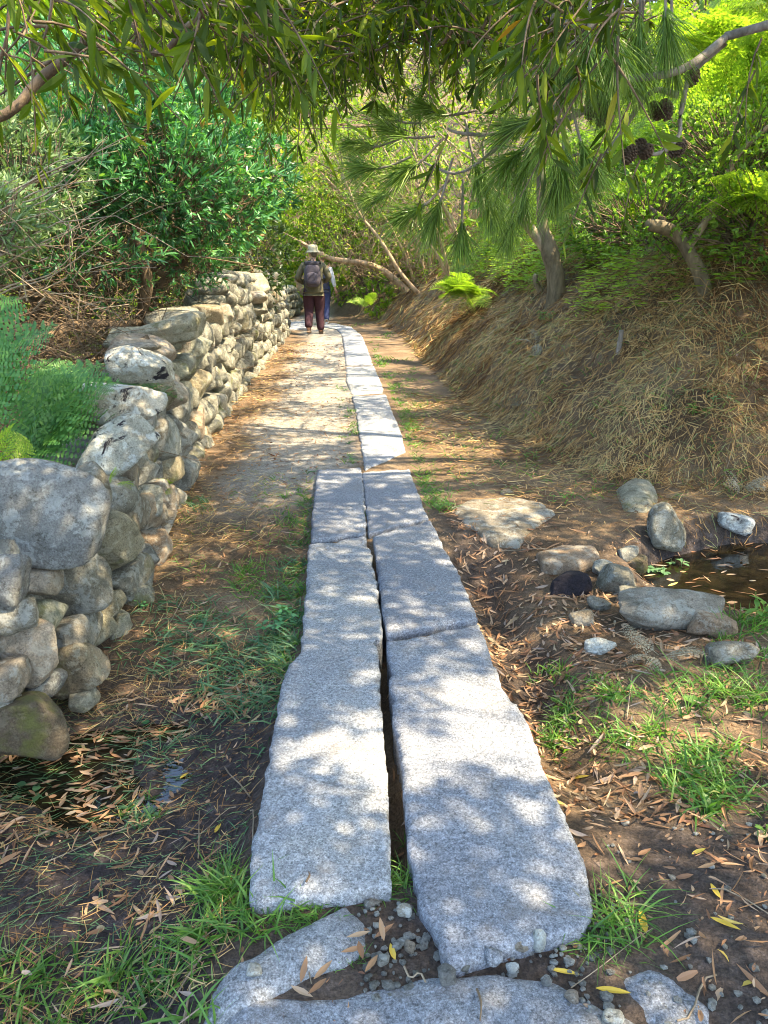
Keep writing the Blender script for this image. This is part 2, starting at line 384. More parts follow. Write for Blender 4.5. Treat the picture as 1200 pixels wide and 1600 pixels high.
def H(x, y):
    x = np.asarray(x, float); y = np.asarray(y, float)
    h = -0.035 + .018*fbm(x*1.3, y*1.3, 0, 4, 3) + .006*fbm(x*9, y*9, 0, 3, 8)
    near = 1 - sstep(4.2, 5.6, y)
    h = h + .020*(1-near)*np.exp(-((x+.3)/1.2)**2)
    # left hollow with the seep, right trench and flat
    left = sstep(-.30, -.75, x) * sstep(.6, 1.35, y) * (1 - sstep(2.6, 3.6, y))
    h = h - .15 * left
    h = h - .06 * sstep(-.3, -.5, x) * near * (1 - left) * sstep(1.2, 2, y)
    re = redge(y)
    tr = np.exp(-((x - re - .17) / .19)**2) * sstep(1.7, 2.5, y) * (1 - sstep(3.7, 4.3, y))
    h = h - .17*tr - .07*sstep(re, re+.3, x)*(1-sstep(3.6, 4.25, y))*sstep(1.4, 2.2, y)
    h = h - .13*np.exp(-((x-np.interp(y, [1.6, 2.2, 2.9, 4.2, 5.5], [.02, .01, -.01, -.09, -.14]))/.06)**2)*(1-sstep(3.3, 4.2, y))*sstep(1.55, 1.8, y)
    # pools
    r = np.hypot((x-2.55)/1.12, (y-3.9)/.66) + .10*fbm(x*2, y*2, 3, 2, 5); h = np.where(r < 1.25, h - .42*(1-sstep(.6, 1.15, r)), h)
    r = np.hypot((x+.92)/.50, (y-2.30)/.34) + .15*fbm(x*3, y*3, 3, 2, 6); h = h - (1-sstep(.5, 1.2, r))*(.055 + .05*fbm(x*5, y*5, 9, 4, 33, .6))
    # bank
    d = toe_dist(x, y); dd = np.maximum(d, 0)
    bank = np.where(dd < 5, .84*dd, 4.2 + .5*(dd-5)); bank = bank * sstep(0, .5, dd)
    bank = np.where(bank > 13, 13 + (bank-13)*.15, bank)
    h = h + bank + sstep(.1, .8, dd)*(.20*fbm(x*1.0, y*1.0, 7, 5, 12, .6) + .075*fbm(x*4, y*4, 1, 5, 13, .62))
    # land beyond the wall
    wx = wallx(y); lw = sstep(wx-.35, wx-.9, x) * (y < 22)
    h = h + lw*(.10 + .10*fbm(x*.7, y*.7, 2, 4, 20) + .05*np.maximum(0, wx-x))
    return h
def hit(px, py, extra=0.0):
    d = ray(px, py); o = np.array([0, 0, CAMH])
    t = np.linspace(.8, 45, 4000); P = o + d*t[:, None]
    k = np.nonzero(P[:, 2] < H(P[:, 0], P[:, 1]) + extra)[0]
    p = P[k[0]] if len(k) else P[-1]
    return np.array([p[0], p[1], float(H(p[0], p[1]))])

def axis(lo, hi, c, fine, grow):
    a = [c]; s = fine
    while a[-1] < hi: a.append(a[-1]+s); s = fine if a[-1] < c+abs(grow[0]) else s*grow[1]
    b = [c]; s = fine
    while b[-1] > lo: b.append(b[-1]-s); s = fine if b[-1] > c-abs(grow[0]) else s*grow[1]
    return np.array(sorted(set(a+b)))
xs = axis(-70, 70, 0, .035, (2.6, 1.05)); ys = axis(-30, 90, 3.2, .04, (2.6, 1.025))
X, Y = np.meshgrid(xs, ys); Z = H(X, Y)
g = Geo(); nx = len(xs); ny = len(ys)
i = np.arange(ny-1)[:, None]*nx; j = np.arange(nx-1)[None, :]
g.add(np.stack([X, Y, Z], -1).reshape(-1, 3), None, np.stack([i+j, i+j+1, i+nx+j+1, i+nx+j], -1).reshape(-1, 4))
Xf, Yf = X.ravel(), Y.ravel()
nz = fbm(Xf*1.5, Yf*1.5, 4, 4, 31)
cx = np.interp(Yf, [2, 5, 8, 12, 17, 20], [-.6, -.75, -.75, -.95, -1.2, -2])
sand = sstep(.62, .30, np.abs(Xf-cx) + .25*nz) * sstep(4.2, 5.6, Yf) * (1-sstep(22, 26, Yf))
mud = sstep(3.6, 2.4, Yf + .5*nz) * sstep(-.25, -.45, Xf) * sstep(.9, 1.3, Yf+.3*nz)
mud = np.maximum(mud, sstep(.45, .8, Xf + .2*nz) * sstep(2.25, 1.75, Yf+.2*nz) * .85)
mud = np.maximum(mud, .7*sstep(1.85, 1.6, Yf))
mud = np.maximum(mud, .75*np.exp(-((Xf-redge(Yf)-.2)/.2)**2)*sstep(2.2, 2.8, Yf)*sstep(5.2, 4.3, Yf))
mud = np.maximum(mud, 1-sstep(.9, 1.35, np.hypot((Xf-2.55)/1.12, (Yf-3.9)/.66)))
o = link('ground', g.mesh('ground', M['soil'], True, extra={'sand': np.clip(sand, 0, 1), 'mud': np.clip(mud, 0, 1)})); tag(o, kind='structure')

def water(name, cx, cy, rx, ry, z, kind='structure'):
    g = Geo(); n = 64; a = np.arange(n)*2*np.pi/n
    ring = np.stack([cx+rx*np.cos(a), cy+ry*np.sin(a), np.full(n, z)], 1)
    g.add(np.vstack([[cx, cy, z], ring]), [(0, 1+k, 1+(k+1) % n) for k in range(n)])
    o = link(name, g.mesh(name, M['water'])); tag(o, kind=kind)
water('water', 2.55, 3.9, 1.35, .85, -.185)
water('water', -.92, 2.30, .52, .34, -.222)

# ------------------------------------------------------------------ granite slabs
def resample(pts, n):
    pts = np.asarray(pts, float); s = np.r_[0, np.cumsum(np.linalg.norm(np.diff(pts, axis=0), axis=1))]
    t = np.linspace(0, s[-1], n); return np.stack([np.interp(t, s, pts[:, k]) for k in range(pts.shape[1])], 1)
def slab(label, Lp, Rp, top=0.0, thick=.2, step=.011, seed=0, tilt=(0, 0), mat='granite'):
    A = np.array([atz(*p, top)[:2] for p in Lp]); B = np.array([atz(*p, top)[:2] for p in Rp])
    ln = np.linalg.norm(A[-1]-A[0]); wd = np.linalg.norm(A[0]-B[0])
    nv = max(12, int(ln/step)); nu = max(10, int(wd/step))
    A = resample(A, nv); B = resample(B, nv)
    for E, sd in ((A, 1), (B, 2)):
        s = np.arange(nv)*ln/nv
        E[:, 0] += .011*fbm(s*16, seed, sd, 5, 51, .7) + (.034 if (seed, sd) in ((1, 2), (3, 1), (4, 1)) else .016)*np.minimum(0, fbm(s*11, seed, sd, 4, 52, .75)+.08)*(1 if sd == 2 else -1)
    u = np.linspace(0, 1, nu)[None, :, None]; G = A[:, None, :]*(1-u) + B[:, None, :]*u
    G[..., 1] += .022*fbm(G[..., 0]*11, seed, 3.3, 4, 53, .65)
    e = np.minimum(np.minimum(u[..., 0], 1-u[..., 0])*wd, np.minimum(np.linspace(0, 1, nv), 1-np.linspace(0, 1, nv))[:, None]*ln)
    z = top + .010*fbm(G[..., 0]*4, G[..., 1]*4, seed, 4, 55, .55) + .0022*fbm(G[..., 0]*45, G[..., 1]*45, seed, 3, 56, .7) - .007*np.exp(-e/.005)*(1+.8*fbm(G[..., 0]*9, G[..., 1]*9, seed, 3, 57)) - .022*np.exp(-e/.014)*sstep(.22, .5, fbm(G[..., 0]*7, G[..., 1]*7, seed, 3, 59))
    z += tilt[0]*(G[..., 0]-G[..., 0].mean()) + tilt[1]*(G[..., 1]-G[..., 1].mean())
    V = np.concatenate([G, z[..., None]], -1)
    gg = Geo(); i = np.arange(nv-1)[:, None]*nu; j = np.arange(nu-1)[None, :]
    Q = [np.stack([i+j, i+j+1, i+nu+j+1, i+nu+j], -1).reshape(-1, 4)]
    idx = np.r_[np.arange(nu), (np.arange(1, nv))*nu+nu-1, (nv-1)*nu+np.arange(nu-2, -1, -1), np.arange(nv-2, 0, -1)*nu]
    Vf = V.reshape(-1, 3); ring = Vf[idx]; cen = Vf.mean(0); prev = idx; allV = [Vf]; n0 = len(Vf)
    for k, f in enumerate((.12, .35, .65, 1.0)):
        r2 = ring.copy(); r2[:, 2] -= thick*f
        nn = fbm(ring[:, 0]*8, ring[:, 1]*8, f*6+seed, 3, 58)
        out = unit(np.c_[ring[:, :2]-cen[:2], np.zeros(len(ring))]); out[:, 1] *= .3
        r2[:, :3] += out*(.008*nn[:, None] - .006*f); cur = n0 + np.arange(len(idx))
        Q.append(np.stack([prev, cur, np.roll(cur, -1), np.roll(prev, -1)], -1)); allV.append(r2); n0 += len(idx); prev = cur
    gg.add(np.vstack(allV), None, np.vstack(Q))
    loc = np.array([cen[0], cen[1], top-thick])
    o = link('granite_slab', gg.mesh('granite_slab', M[mat], True, loc), None, loc)
    return tag(o, label, 'paving slab', 'granite slabs forming the causeway')
slab('long near left slab of the cracked pair, its foot overgrown by a fringe of grass',
     [(386, 1408), (390, 1345), (400, 1290), (412, 1225), (424, 1160), (440, 1068), (446, 1045), (470, 1018), (474, 965), (478, 920), (482, 850)],
     [(611, 1388), (609, 1300), (605, 1215), (599, 1130), (594, 1050), (588, 1002), (598, 998), (594, 940), (584, 880), (573, 836)], seed=1)
slab('short left slab where the paving narrows from two slabs to one',
     [(485, 842), (488, 800), (492, 760), (497, 733)], [(573, 832), (570, 790), (567, 755), (564, 730)], top=.004, seed=2)
slab('broad nearest right slab with its rough broken foot among gravel and grass',
     [(700, 1498), (668, 1440), (647, 1378), (640, 1330), (634, 1260), (622, 1180), (612, 1100), (604, 1000)],
     [(908, 1448), (928, 1420), (914, 1345), (880, 1268), (850, 1200), (820, 1112), (796, 1078), (786, 1072), (770, 1030), (748, 972)], top=.006, seed=3)
slab('right slab beyond the diagonal crack beside the widest part of the gap',
     [(603, 992), (595, 930), (588, 870), (583, 838)], [(745, 964), (728, 918), (704, 872), (672, 812)], top=.002, seed=4)
slab('right slab beside the short left one, just before the paving narrows',
     [(576, 834), (572, 800), (569, 765), (566, 738)], [(670, 808), (658, 780), (648, 755), (640, 732)], top=0, seed=5)
slab('first slab of the single row with a branch shadow across its near end',
     [(570, 733), (563, 690), (557, 648), (550, 619)], [(634, 704), (626, 672), (614, 645), (603, 616)], top=.005, step=.02, seed=6, thick=.15)
slab('second slab of the single row, offset to the left of the first',
     [(549, 616), (541, 594), (540, 572)], [(601, 614), (595, 596), (584, 571)], top=0, step=.025, seed=7, thick=.15)
slab('far slab of the single row where the path begins to bend',
     [(540, 570), (538, 548), (535, 526)], [(583, 569), (574, 544), (565, 523)], top=.003, step=.03, seed=8, thick=.15)
slab('farthest slab lying in the bend by the boots of the walkers',
     [(535, 525), (527, 514), (500, 509)], [(564, 522), (548, 510), (520, 504)], top=0, step=.04, seed=9, thick=.12)
slab('detached slab in the bend at the foot of the dry stone wall',
     [(440, 514), (444, 505)], [(486, 512), (488, 498)], top=.004, step=.05, seed=10, thick=.12)

# ------------------------------------------------------------------ rocks
_ico = {}
def ico(sub):
    if sub not in _ico:
        bm = bmesh.new(); bmesh.ops.create_icosphere(bm, subdivisions=sub, radius=1.0)
        V = np.array([v.co[:] for v in bm.verts]); F = np.array([[v.index for v in f.verts] for f in bm.faces]); bm.free()
        _ico[sub] = (unit(V), F)
    return _ico[sub]
def rock_verts(dim, seed, sub=4, box=.6, p=13, rough=1.0):
    """faceted, worn boulder: smooth minimum of random planes"""
    D, F = ico(sub); r_ = np.random.default_rng(seed + 991)
    n = r_.normal(size=(8, 3)); n = unit(n); h = r_.uniform(.66, 1.0, 8)
    ax = np.vstack([np.eye(3), -np.eye(3)]) + r_.normal(size=(6, 3))*.22; ax = unit(ax); ha = r_.uniform(.74, .92, 6)
    nn = np.vstack([n, ax]); hh = np.r_[h, ha]
    dot = np.maximum(D @ nn.T, 1e-3) / hh
    r = (dot**p).sum(1)**(-1.0/p)
    r = np.minimum(r, 1.15)
    V = D * r[:, None]
    s = seed*3.17
    disp = (.085 if p < 20 else .04)*fbm(D[:, 0]*1.6+s, D[:, 1]*1.6, D[:, 2]*1.6, 3, 71) + rough*(.045 if p < 20 else .03)*fbm(D[:, 0]*4+s, D[:, 1]*4, D[:, 2]*4, 4, 72, .62)
    cr = np.abs(vnoise(D[:, 0]*2.2+s, D[:, 1]*2.2+3, D[:, 2]*2.2, 73)); disp -= rough*.05*np.exp(-(cr/.05)**2)*(vnoise(D[:, 0]+s, D[:, 1], D[:, 2], 74) > 0)
    V = V + D*disp[:, None]
    V /= np.abs(V).max(0)
    return V * (np.asarray(dim)/2), F
def rotm(rx, ry, rz): return np.array(Matrix.Rotation(rz, 3, 'Z') @ Matrix.Rotation(ry, 3, 'Y') @ Matrix.Rotation(rx, 3, 'X'))
def rock(name, c, dim, seed, mat, rot=(0, 0, 0), parent=None, sub=4, rough=1.0, p=13):
    V, F = rock_verts(dim, seed, sub, rough=rough, p=p)
    g = Geo(); g.add(V, F); me = g.mesh(name, M[mat], True)
    o = link(name, me, parent); c = np.asarray(c, float)
    o.location = c - (np.array(parent.location) if parent is not None else 0); o.rotation_euler = rot
    return o

wall = empty('dry_stone_wall', (-1.5, 6, 0), 'rough dry stone wall of lichened boulders climbing beside the path', 'stone wall')
def facehit(px, py, back=0.0):
    d = ray(px, py); t = np.linspace(1, 25, 6000); P = np.array([0, 0, CAMH]) + d*t[:, None]
    f = P[:, 0] - (wallx(P[:, 1]) - back)
    k = np.nonzero(np.diff(np.sign(f)))[0]; k = k[0] if len(k) else -1
    return P[k]
# (cx, cy, w, h in photo pixels, set-back of the centre, rotation in the picture, depth factor, material)
HAND = [
 (52, 806, 235, 158, .12, .05, .9, 'rock_pale'), (128, 790, 66, 122, .12, -.15, 1.6, 'rock_pale'), (172, 775, 66, 50, .12, .2, 1.2, 'rock_olive'),
 (160, 846, 118, 100, .10, .3, 1.1, 'rock_olive'), (122, 918, 96, 102, .08, .5, 1.1, 'rock_pale'), (198, 896, 60, 62, .06, .3, 1.6, 'rock_olive'),
 (10, 906, 72, 76, .08, 0, 1, 'rock_pale'), (64, 906, 56, 50, .10, 0, 1.2, 'rock_warm'), (22, 962, 70, 56, .08, 0, 1.2, 'rock_pale'),
 (70, 961, 52, 62, .08, -.3, 1.2, 'rock_olive'), (104, 991, 48, 48, .06, .4, 1.3, 'rock_pale'), (136, 979, 26, 46, .06, .1, 2, 'rock_pale'),
 (158, 984, 30, 36, .05, 0, 1.6, 'rock_olive'), (186, 978, 38, 44, .04, 0, 1.4, 'rock_olive'), (166, 947, 48, 38, .07, .5, 1.4, 'rock_olive'),
 (119, 1040, 92, 84, .03, .35, 1.2, 'rock_olive'), (40, 1018, 90, 86, .05, -.1, 1.1, 'rock_warm'), (74, 1070, 46, 34, .02, 0, 1.4, 'rock_pale'),
 (12, 1062, 50, 54, .04, .2, 1.3, 'rock_pale'), (36, 1135, 118, 120, .0, .25, 1.0, 'rock_moss'), (235, 858, 58, 66, .02, .2, 1.6, 'rock_warm'),
 (212, 928, 52, 50, .02, .4, 1.6, 'rock_olive'), (226, 800, 52, 62, .06, .3, 1.8, 'rock_warm'), (132, 1088, 44, 30, -.02, 0, 1.4, 'rock_olive'),
 (180, 697, 112, 80, .08, .2, 1.2, 'rock_lichen'), (180, 628, 128, 56, .12, .08, 1.1, 'rock_lichen'), (220, 573, 84, 60, .12, -.05, 1.2, 'rock_lichen'),
 (214, 550, 60, 26, .3, .1, 2, 'rock_pale'), (200, 652, 76, 32, .25, .08, 1.6, 'rock_pale'), (262, 518, 104, 46, .16, .3, 1.2, 'rock_olive'),
 (290, 541, 86, 38, .15, .15, 1.6, 'rock_olive'), (322, 494, 46, 36, .15, 0, 2, 'rock_olive'), (346, 488, 30, 30, .12, 0, 2, 'rock_warm'),
 (374, 501, 24, 34, .06, 0, 2.4, 'rock_olive'), (385, 450, 58, 38, .25, .15, 2.0, 'rock_olive'), (392, 468, 52, 26, .12, .1, 2.6, 'rock_warm'),
 (398, 484, 46, 20, .08, .1, 3, 'rock_olive'), (245, 688, 52, 70, .06, .2, 1.8, 'rock_pale'), (212, 742, 62, 40, .1, .1, 1.6, 'rock_pale'),
 (258, 728, 50, 56, .05, .2, 2, 'rock_olive'), (420, 462, 22, 34, .1, 0, 3.0, 'rock_olive'), (0, 1105, 50, 40, .06, 0, 1.2, 'rock_pale'),
 (285, 735, 56, 62, .02, .1, 2, 'rock_pale'), (262, 616, 52, 46, .08, .1, 2, 'rock_warm'), (240, 770, 40, 36, .03, .1, 2, 'rock_pale')]
NH = 0
for k, (px, py, w, h, bk, rt, df, mt) in enumerate(HAND):
    P = facehit(px, py, bk); d = np.linalg.norm(P - [0, 0, CAMH])*.97
    W, Hh = w*d/1200, h*d/1200
    dep = max(.16, .75*min(W, .34))*df
    W2 = W/ (1 if px < 150 else .9)
    o = rock('stone', P, (W2*1.06, min(dep, .75), Hh*1.06), 100+k, mt, (random.uniform(-.15, .15), -rt, random.uniform(-.1, .25)), wall, sub=5 if w > 60 else 4, p=26 if k in (0, 1, 2, 3, 10, 16, 24, 25, 26, 27, 37, 38) or px > 190 else 13)
    NH += 1
# courses along the face
def walltop(y): return np.interp(y, [1.5, 2.2, 2.9, 3.2, 3.6, 4.0, 5, 7, 8.6, 9.2, 10, 14, 18], [.66, .60, .48, .40, .50, .62, .80, .88, .90, 1.0, 1.2, 1.15, 1.05])
cells = []
hgt = -.12
rw = 0
while hgt < 1.35:
    rh = rng.uniform(.12, .25); y = 1.3 + rng.uniform(0, .3)
    while y < 17.6:
        wdt = rng.uniform(.16, .46) * (1 if rng.random() < .7 else .5)
        yc = y + wdt/2; hb = hgt + .05*vnoise(yc*1.3, rw, 0, 81) + .03*vnoise(yc*4, rw, 0, 82)
        hh = rh * rng.uniform(.85, 1.25)
        if hb + hh*.6 < walltop(yc) + .03:
            cells.append((yc, hb + hh/2, wdt, hh, rw))
        y += wdt
    hgt += rh; rw += 1
# cap layer across the wall behind the face
yc = 5.3
while yc < 17.6:
    wdt = rng.uniform(.25, .55); cells.append((yc+wdt/2, walltop(yc+wdt/2)+rng.uniform(.0, .10), wdt, rng.uniform(.14, .24), 99)); yc += wdt*.9
mats = ['rock_pale', 'rock_olive', 'rock_warm', 'rock_olive', 'rock_pale', 'rock_olive']
def cellrock(c, seed, sub):
    yc, zc, wdt, hh, rw = c
    near = yc < 3.35
    dep = rng.uniform(.26, .36) if rw < 99 else rng.uniform(.4, .6)
    x = wallx(yc) - dep*.42 + rng.uniform(-.02, .045) - (.17 if near else 0) - (.08 if rw == 99 else 0) - .05*zc
    ang = math.atan2(float(wallx(yc+.2)-wallx(yc-.2)), .4)
    R = rotm(rng.uniform(-.18, .18), rng.uniform(-.12, .12), math.pi/2 - ang*1.0 + rng.uniform(-.25, .25))
    V, F = rock_verts((wdt*1.02, dep, hh*1.06), seed, sub, p=30)
    return np.array([x, yc, zc + rng.uniform(-.01, .01)]), V @ R.T, F
order = sorted(range(len(cells)), key=lambda i: cells[i][0] + (6 if cells[i][0] < 3.0 else 0))
indiv = set(order[:100-NH-1])
rest = Geo(); back = Geo()
for i, c in enumerate(cells):
    P, V, F = cellrock(c, 300+i, 4 if i in indiv else 3)
    ym = c[0]
    mt = ('rock_pale' if rng.random() < .62 else mats[rng.integers(6)]) if ym < 5.5 else mats[rng.integers(6)]
    if ym > 6 and mt == 'rock_pale' and rng.random() < .6: mt = 'rock_olive'
    if i in indiv:
        g = Geo(); g.add(V, F); o = link('stone', g.mesh('stone', M[mt], True), wall); o.location = P - np.array(wall.location)
    else: rest.add(V+P, F)
# back face and core fill: coarse stones
y = 1.3
while y < 17.6:
    wdt = rng.uniform(.3, .5)
    for lv in range(4):
        zt = lv*.3
        if zt < walltop(y) - (.12 if y > 5.5 else .3):
            V, F = rock_verts((.38, wdt*1.2, .34), 900+int(y*50)+lv, 3)
            rest.add(V + [wallx(y)-(.48 if y > 5.5 else .36), y, zt+.1], F)
    y += wdt
o = rest.obj('rubble', M['rock_olive'], wall, True); o['kind'] = 'stuff'

# low far wall along the outside of the bend
fw = empty('dry_stone_wall', (-3.2, 20.5, 0), 'low far stretch of dry stone wall beyond the bend, left of the walkers', 'stone wall')
a = np.array(atz(436, 500, 0)[:2]); n = 0
pts = [(-3.6, 19.3), (-2.7, 21.2), (-2.6, 23.2)]
fg = Geo()
for k in range(46):
    t = (k % 12)/11; lv = k//12
    p = np.array([np.interp(t, [0, .5, 1], [q[0] for q in pts]), np.interp(t, [0, .5, 1], [q[1] for q in pts])])
    V, F = rock_verts((.42, .42, .26), 1500+k, 3); fg.add(V + [p[0]+rng.uniform(-.05, .05), p[1], .1+lv*.2+rng.uniform(-.03, .03)], F)
fo = fg.obj('stones', M['rock_olive'], fw, True); fo['kind'] = 'stuff'

# single stones about the stream
def gstone(label, px, py, w, h, mat, rot=0.0, dep=1.0, z=-.1, tall=None, sub=5, name='boulder', cat='boulder', seed=None, sink=.25, yaw=0, rough=1.0):
    """px,py = centre of the visible stone, w,h = its size in the photo; sits on the ground z"""
    P = atz(px, py + h*.35, z); q = hit(px, py + h*.35)
    if name != 'pebble': P = q if q[2] > -.2 else atz(px, py + h*.35, -.2); z = P[2]
    d = np.linalg.norm(P-[0, 0, CAMH])*.97
    W = w*d/1200; Hh = (tall if tall else h*.75)*d/1200
    P[2] = z + Hh*(.5-sink)
    o = rock(name, (P[0], P[1], P[2]), (W, W*dep*.8, Hh), seed or int(px*7+py), mat, (0, -rot, yaw), None, sub, rough)
    return tag(o, label, cat)
gstone('tall smooth pale boulder leaning at the back edge of the dark pool', 1034, 826, 58, 84, 'rock_pale', .55, 1.0, -.12, 78, sink=.15)
gstone('small angular cream stone at the back of the pool', 1146, 816, 56, 28, 'rock_lichen', -.2, .8, -.05, 28)
gstone('blackened wet rock lying alone in the leaf litter near the causeway', 886, 908, 72, 46, 'rock_dark', .05, .8, -.14, 46)
gstone('small grey rounded stone at the left end of the pool stones', 942, 886, 38, 34, 'rock_pale', 0, 1, -.12, 30)
gstone('mid grey boulder in the middle of the stone line holding the pool', 967, 906, 66, 48, 'rock_pale', -.3, 1.1, -.13, 50)
gstone('low pale stone behind the row of pool stones', 979, 863, 40, 26, 'rock_pale', 0, 1, -.08, 24)
gstone('small round olive stone wedged before the broad flat pool boulder', 985, 928, 42, 34, 'rock_olive', 0, 1, -.12, 34)
gstone('broad flat pale boulder catching sun at the front edge of the pool', 1046, 950, 172, 70, 'rock_pale', -.08, .62, -.13, 62, sink=.2)
gstone('rounded brown boulder right of the broad pale one by the pool', 1104, 974, 78, 40, 'rock_warm', -.05, .8, -.13, 42)
gstone('dull grey boulder at the grass edge, nearest of the pool boulders', 1138, 1012, 86, 56, 'rock_pale', 0, .8, -.13, 46)
gstone('low grey stone half sunk in leaves beside the blackened rock', 934, 940, 38, 32, 'rock_pale', 0, 1, -.13, 26)
gstone('buff stone half sunk in leaves left of the broad pool boulder', 908, 962, 38, 32, 'rock_warm', .2, 1, -.13, 26)
gstone('small grey and mossy stone sunk in brown leaves in front of the dry fern', 932, 1006, 58, 30, 'rock_lichen', 0, .8, -.13, 26)
gstone('wet brown stone at the pool edge behind the grey boulder', 992, 878, 34, 30, 'rock_moss', 0, 1, -.1, 30)

def polyrock(label, pts, top, thick, mat, name='flat_stone', cat='flat stone', dome=.02, seed=0, edge=.03, step=40):
    W = np.array([atz(*p, top)[:2] for p in pts]); W = resample(np.vstack([W, W[:1]]), 97)[:-1]
    c = W.mean(0); rings = 26; gg = Geo(); V = [np.array([[c[0], c[1], 0]])]; n = len(W)
    W = W + .012*np.stack([fbm(W[:, 0]*12, W[:, 1]*12, seed, 3, 61), fbm(W[:, 0]*12, W[:, 1]*12, seed+5, 3, 62)], 1)
    for k in range(1, rings+1):
        f = (k/rings)**.8; V.append(np.c_[c+(W-c)*f, np.full(n, f)])
    V = np.vstack(V); f = V[:, 2].copy()
    R = np.linalg.norm(W-c, axis=1).mean(); e = (1-f)*R
    V[:, 2] = top + dome*(1-f**2) + .016*fbm(V[:, 0]*6, V[:, 1]*6, seed, 5, 63, .55) + .003*fbm(V[:, 0]*40, V[:, 1]*40, seed, 3, 64) - edge*np.exp(-e/(edge*.6))
    T = [(0, 1+k, 1+(k+1) % n) for k in range(n)]; Q = []
    for k in range(rings-1):
        b = 1+k*n; Q += [(b+i, b+n+i, b+n+(i+1) % n, b+(i+1) % n) for i in range(n)]
    lo = V[-n:].copy(); allV = [V]; prev = len(V)-n; cnt = len(V)
    for ff in (.3, .7, 1):
        r = lo.copy(); r[:, 2] -= thick*ff; nn = fbm(r[:, 0]*9, r[:, 1]*9, ff*5, 3, 65)[:, None]; r[:, :2] += (r[:, :2]-c)*(.03*nn+.02*math.sin(ff*3))
        Q += [(prev+i, cnt+i, cnt+(i+1) % n, prev+(i+1) % n) for i in range(n)]; allV.append(r); prev = cnt; cnt += n
    gg.add(np.vstack(allV), T, Q); loc = np.array([c[0], c[1], top-thick])
    return tag(link(name, gg.mesh(name, M[mat], True, loc), None, loc), label, cat)
polyrock('long low granite stone running from the slab end to the bottom left corner', [(545, 1408), (574, 1432), (580, 1476), (540, 1502), (480, 1520), (440, 1548), (380, 1580), (340, 1600), (305, 1600), (325, 1545), (352, 1510), (400, 1485), (450, 1452), (500, 1424)], -.02, .12, 'granite_rough', seed=11, dome=.012, edge=.03)
polyrock('wide embedded granite stone across the very front of the path', [(350, 1560), (420, 1552), (520, 1546), (590, 1528), (680, 1516), (780, 1512), (880, 1528), (960, 1560), (1080, 1640), (1120, 1760), (900, 1830), (500, 1850), (300, 1760), (320, 1640)], -.03, .1, 'granite_rough', seed=12, dome=.012, edge=.03)
polyrock('flat grey stone flush with the soil at the lower right', [(960, 1525), (1010, 1505), (1060, 1520), (1110, 1570), (1130, 1640), (1060, 1680), (1000, 1600)], -.035, .06, 'granite_rough', seed=13, dome=.004, edge=.02)
polyrock('large flat greenish stone half in sun beside the causeway', [(700, 790), (735, 776), (800, 772), (850, 782), (872, 800), (835, 822), (812, 845), (770, 842), (728, 818)], -.012, .1, 'rock_pale', seed=14, dome=.01, edge=.03)
polyrock('small flat stone showing through dry grass behind the blackened rock', [(838, 860), (880, 848), (930, 852), (940, 868), (900, 882), (850, 878)], -.03, .08, 'rock_warm', seed=15, dome=.01, edge=.02)
polyrock('greyish rock face bulging out of the foot of the bank', [(962, 762), (990, 742), (1020, 745), (1030, 775), (1012, 798), (975, 795)], .0, .12, 'rock_olive', seed=16, dome=.04, edge=.04)
gstone('little greenish stone at the back of the large flat stone', 792, 767, 24, 16, 'rock_olive', 0, 1, .01, 12, name='small_stone', cat='stone', sub=3)

# pebbles near the slab ends
PEB = [(698, 1524, 26, 30, 'broken white pebble standing at the foot of the right slab'), (770, 1496, 26, 30, 'blue grey pebble beside the foot of the right slab'),
 (598, 1500, 20, 18, 'small pebble in the gravel below the left slab'), (632, 1424, 24, 18, 'pale pebble between the ends of the two near slabs'),
 (812, 1478, 22, 26, 'white quartz pebble at the grass by the slab corner'), (842, 1470, 24, 34, 'greenish white pebble leaning in grass at the slab corner'),
 (852, 1532, 16, 14, 'little pebble below the grass tuft by the slab corner'), (398, 1516, 22, 16, 'single pebble lying on the long low granite stone'),
 (894, 1556, 22, 16, 'grey pebble in brown leaves at the front right'), (800, 1512, 18, 16, 'rounded pebble right of the broken white one'),
 (724, 1510, 18, 12, 'flat pebble left of the rounded gravel pebble'), (955, 1590, 30, 20, 'pale pebble at the very front beside yellow leaves'),
 (640, 1480, 16, 22, 'upright pebble in the gravel near the orange leaves')]
for k, (px, py, w, h, lb) in enumerate(PEB):
    gstone(lb, px, py, w, h, ['rock_pale', 'rock_lichen'][k % 2] if k != 1 else 'granite_rough', 0, 1, -.03 if k != 7 else .0, h, name='pebble', cat='pebble', sub=3, sink=.1)
gg = Geo()
for k in range(420):
    px, py = rng.uniform(560, 960), rng.uniform(1400, 1600)
    if k > 340: px, py = rng.uniform(860, 1200), rng.uniform(1250, 1600)
    if px < 640 and py < 1400: continue
    P = atz(px, py, -.02); P[2] = float(H(P[0], P[1])) + .006
    s = abs(rng.normal(0, .006))+.004; V, F = rock_verts((s*rng.uniform(1, 2), s*1.5, s), 2000+k % 40, 1); gg.add(V+P, F)
o = link('gravel', gg.mesh('gravel', M['rock_pale'], False)); tag(o, 'fine grey gravel scattered between the slab ends and the front stones', kind='stuff')

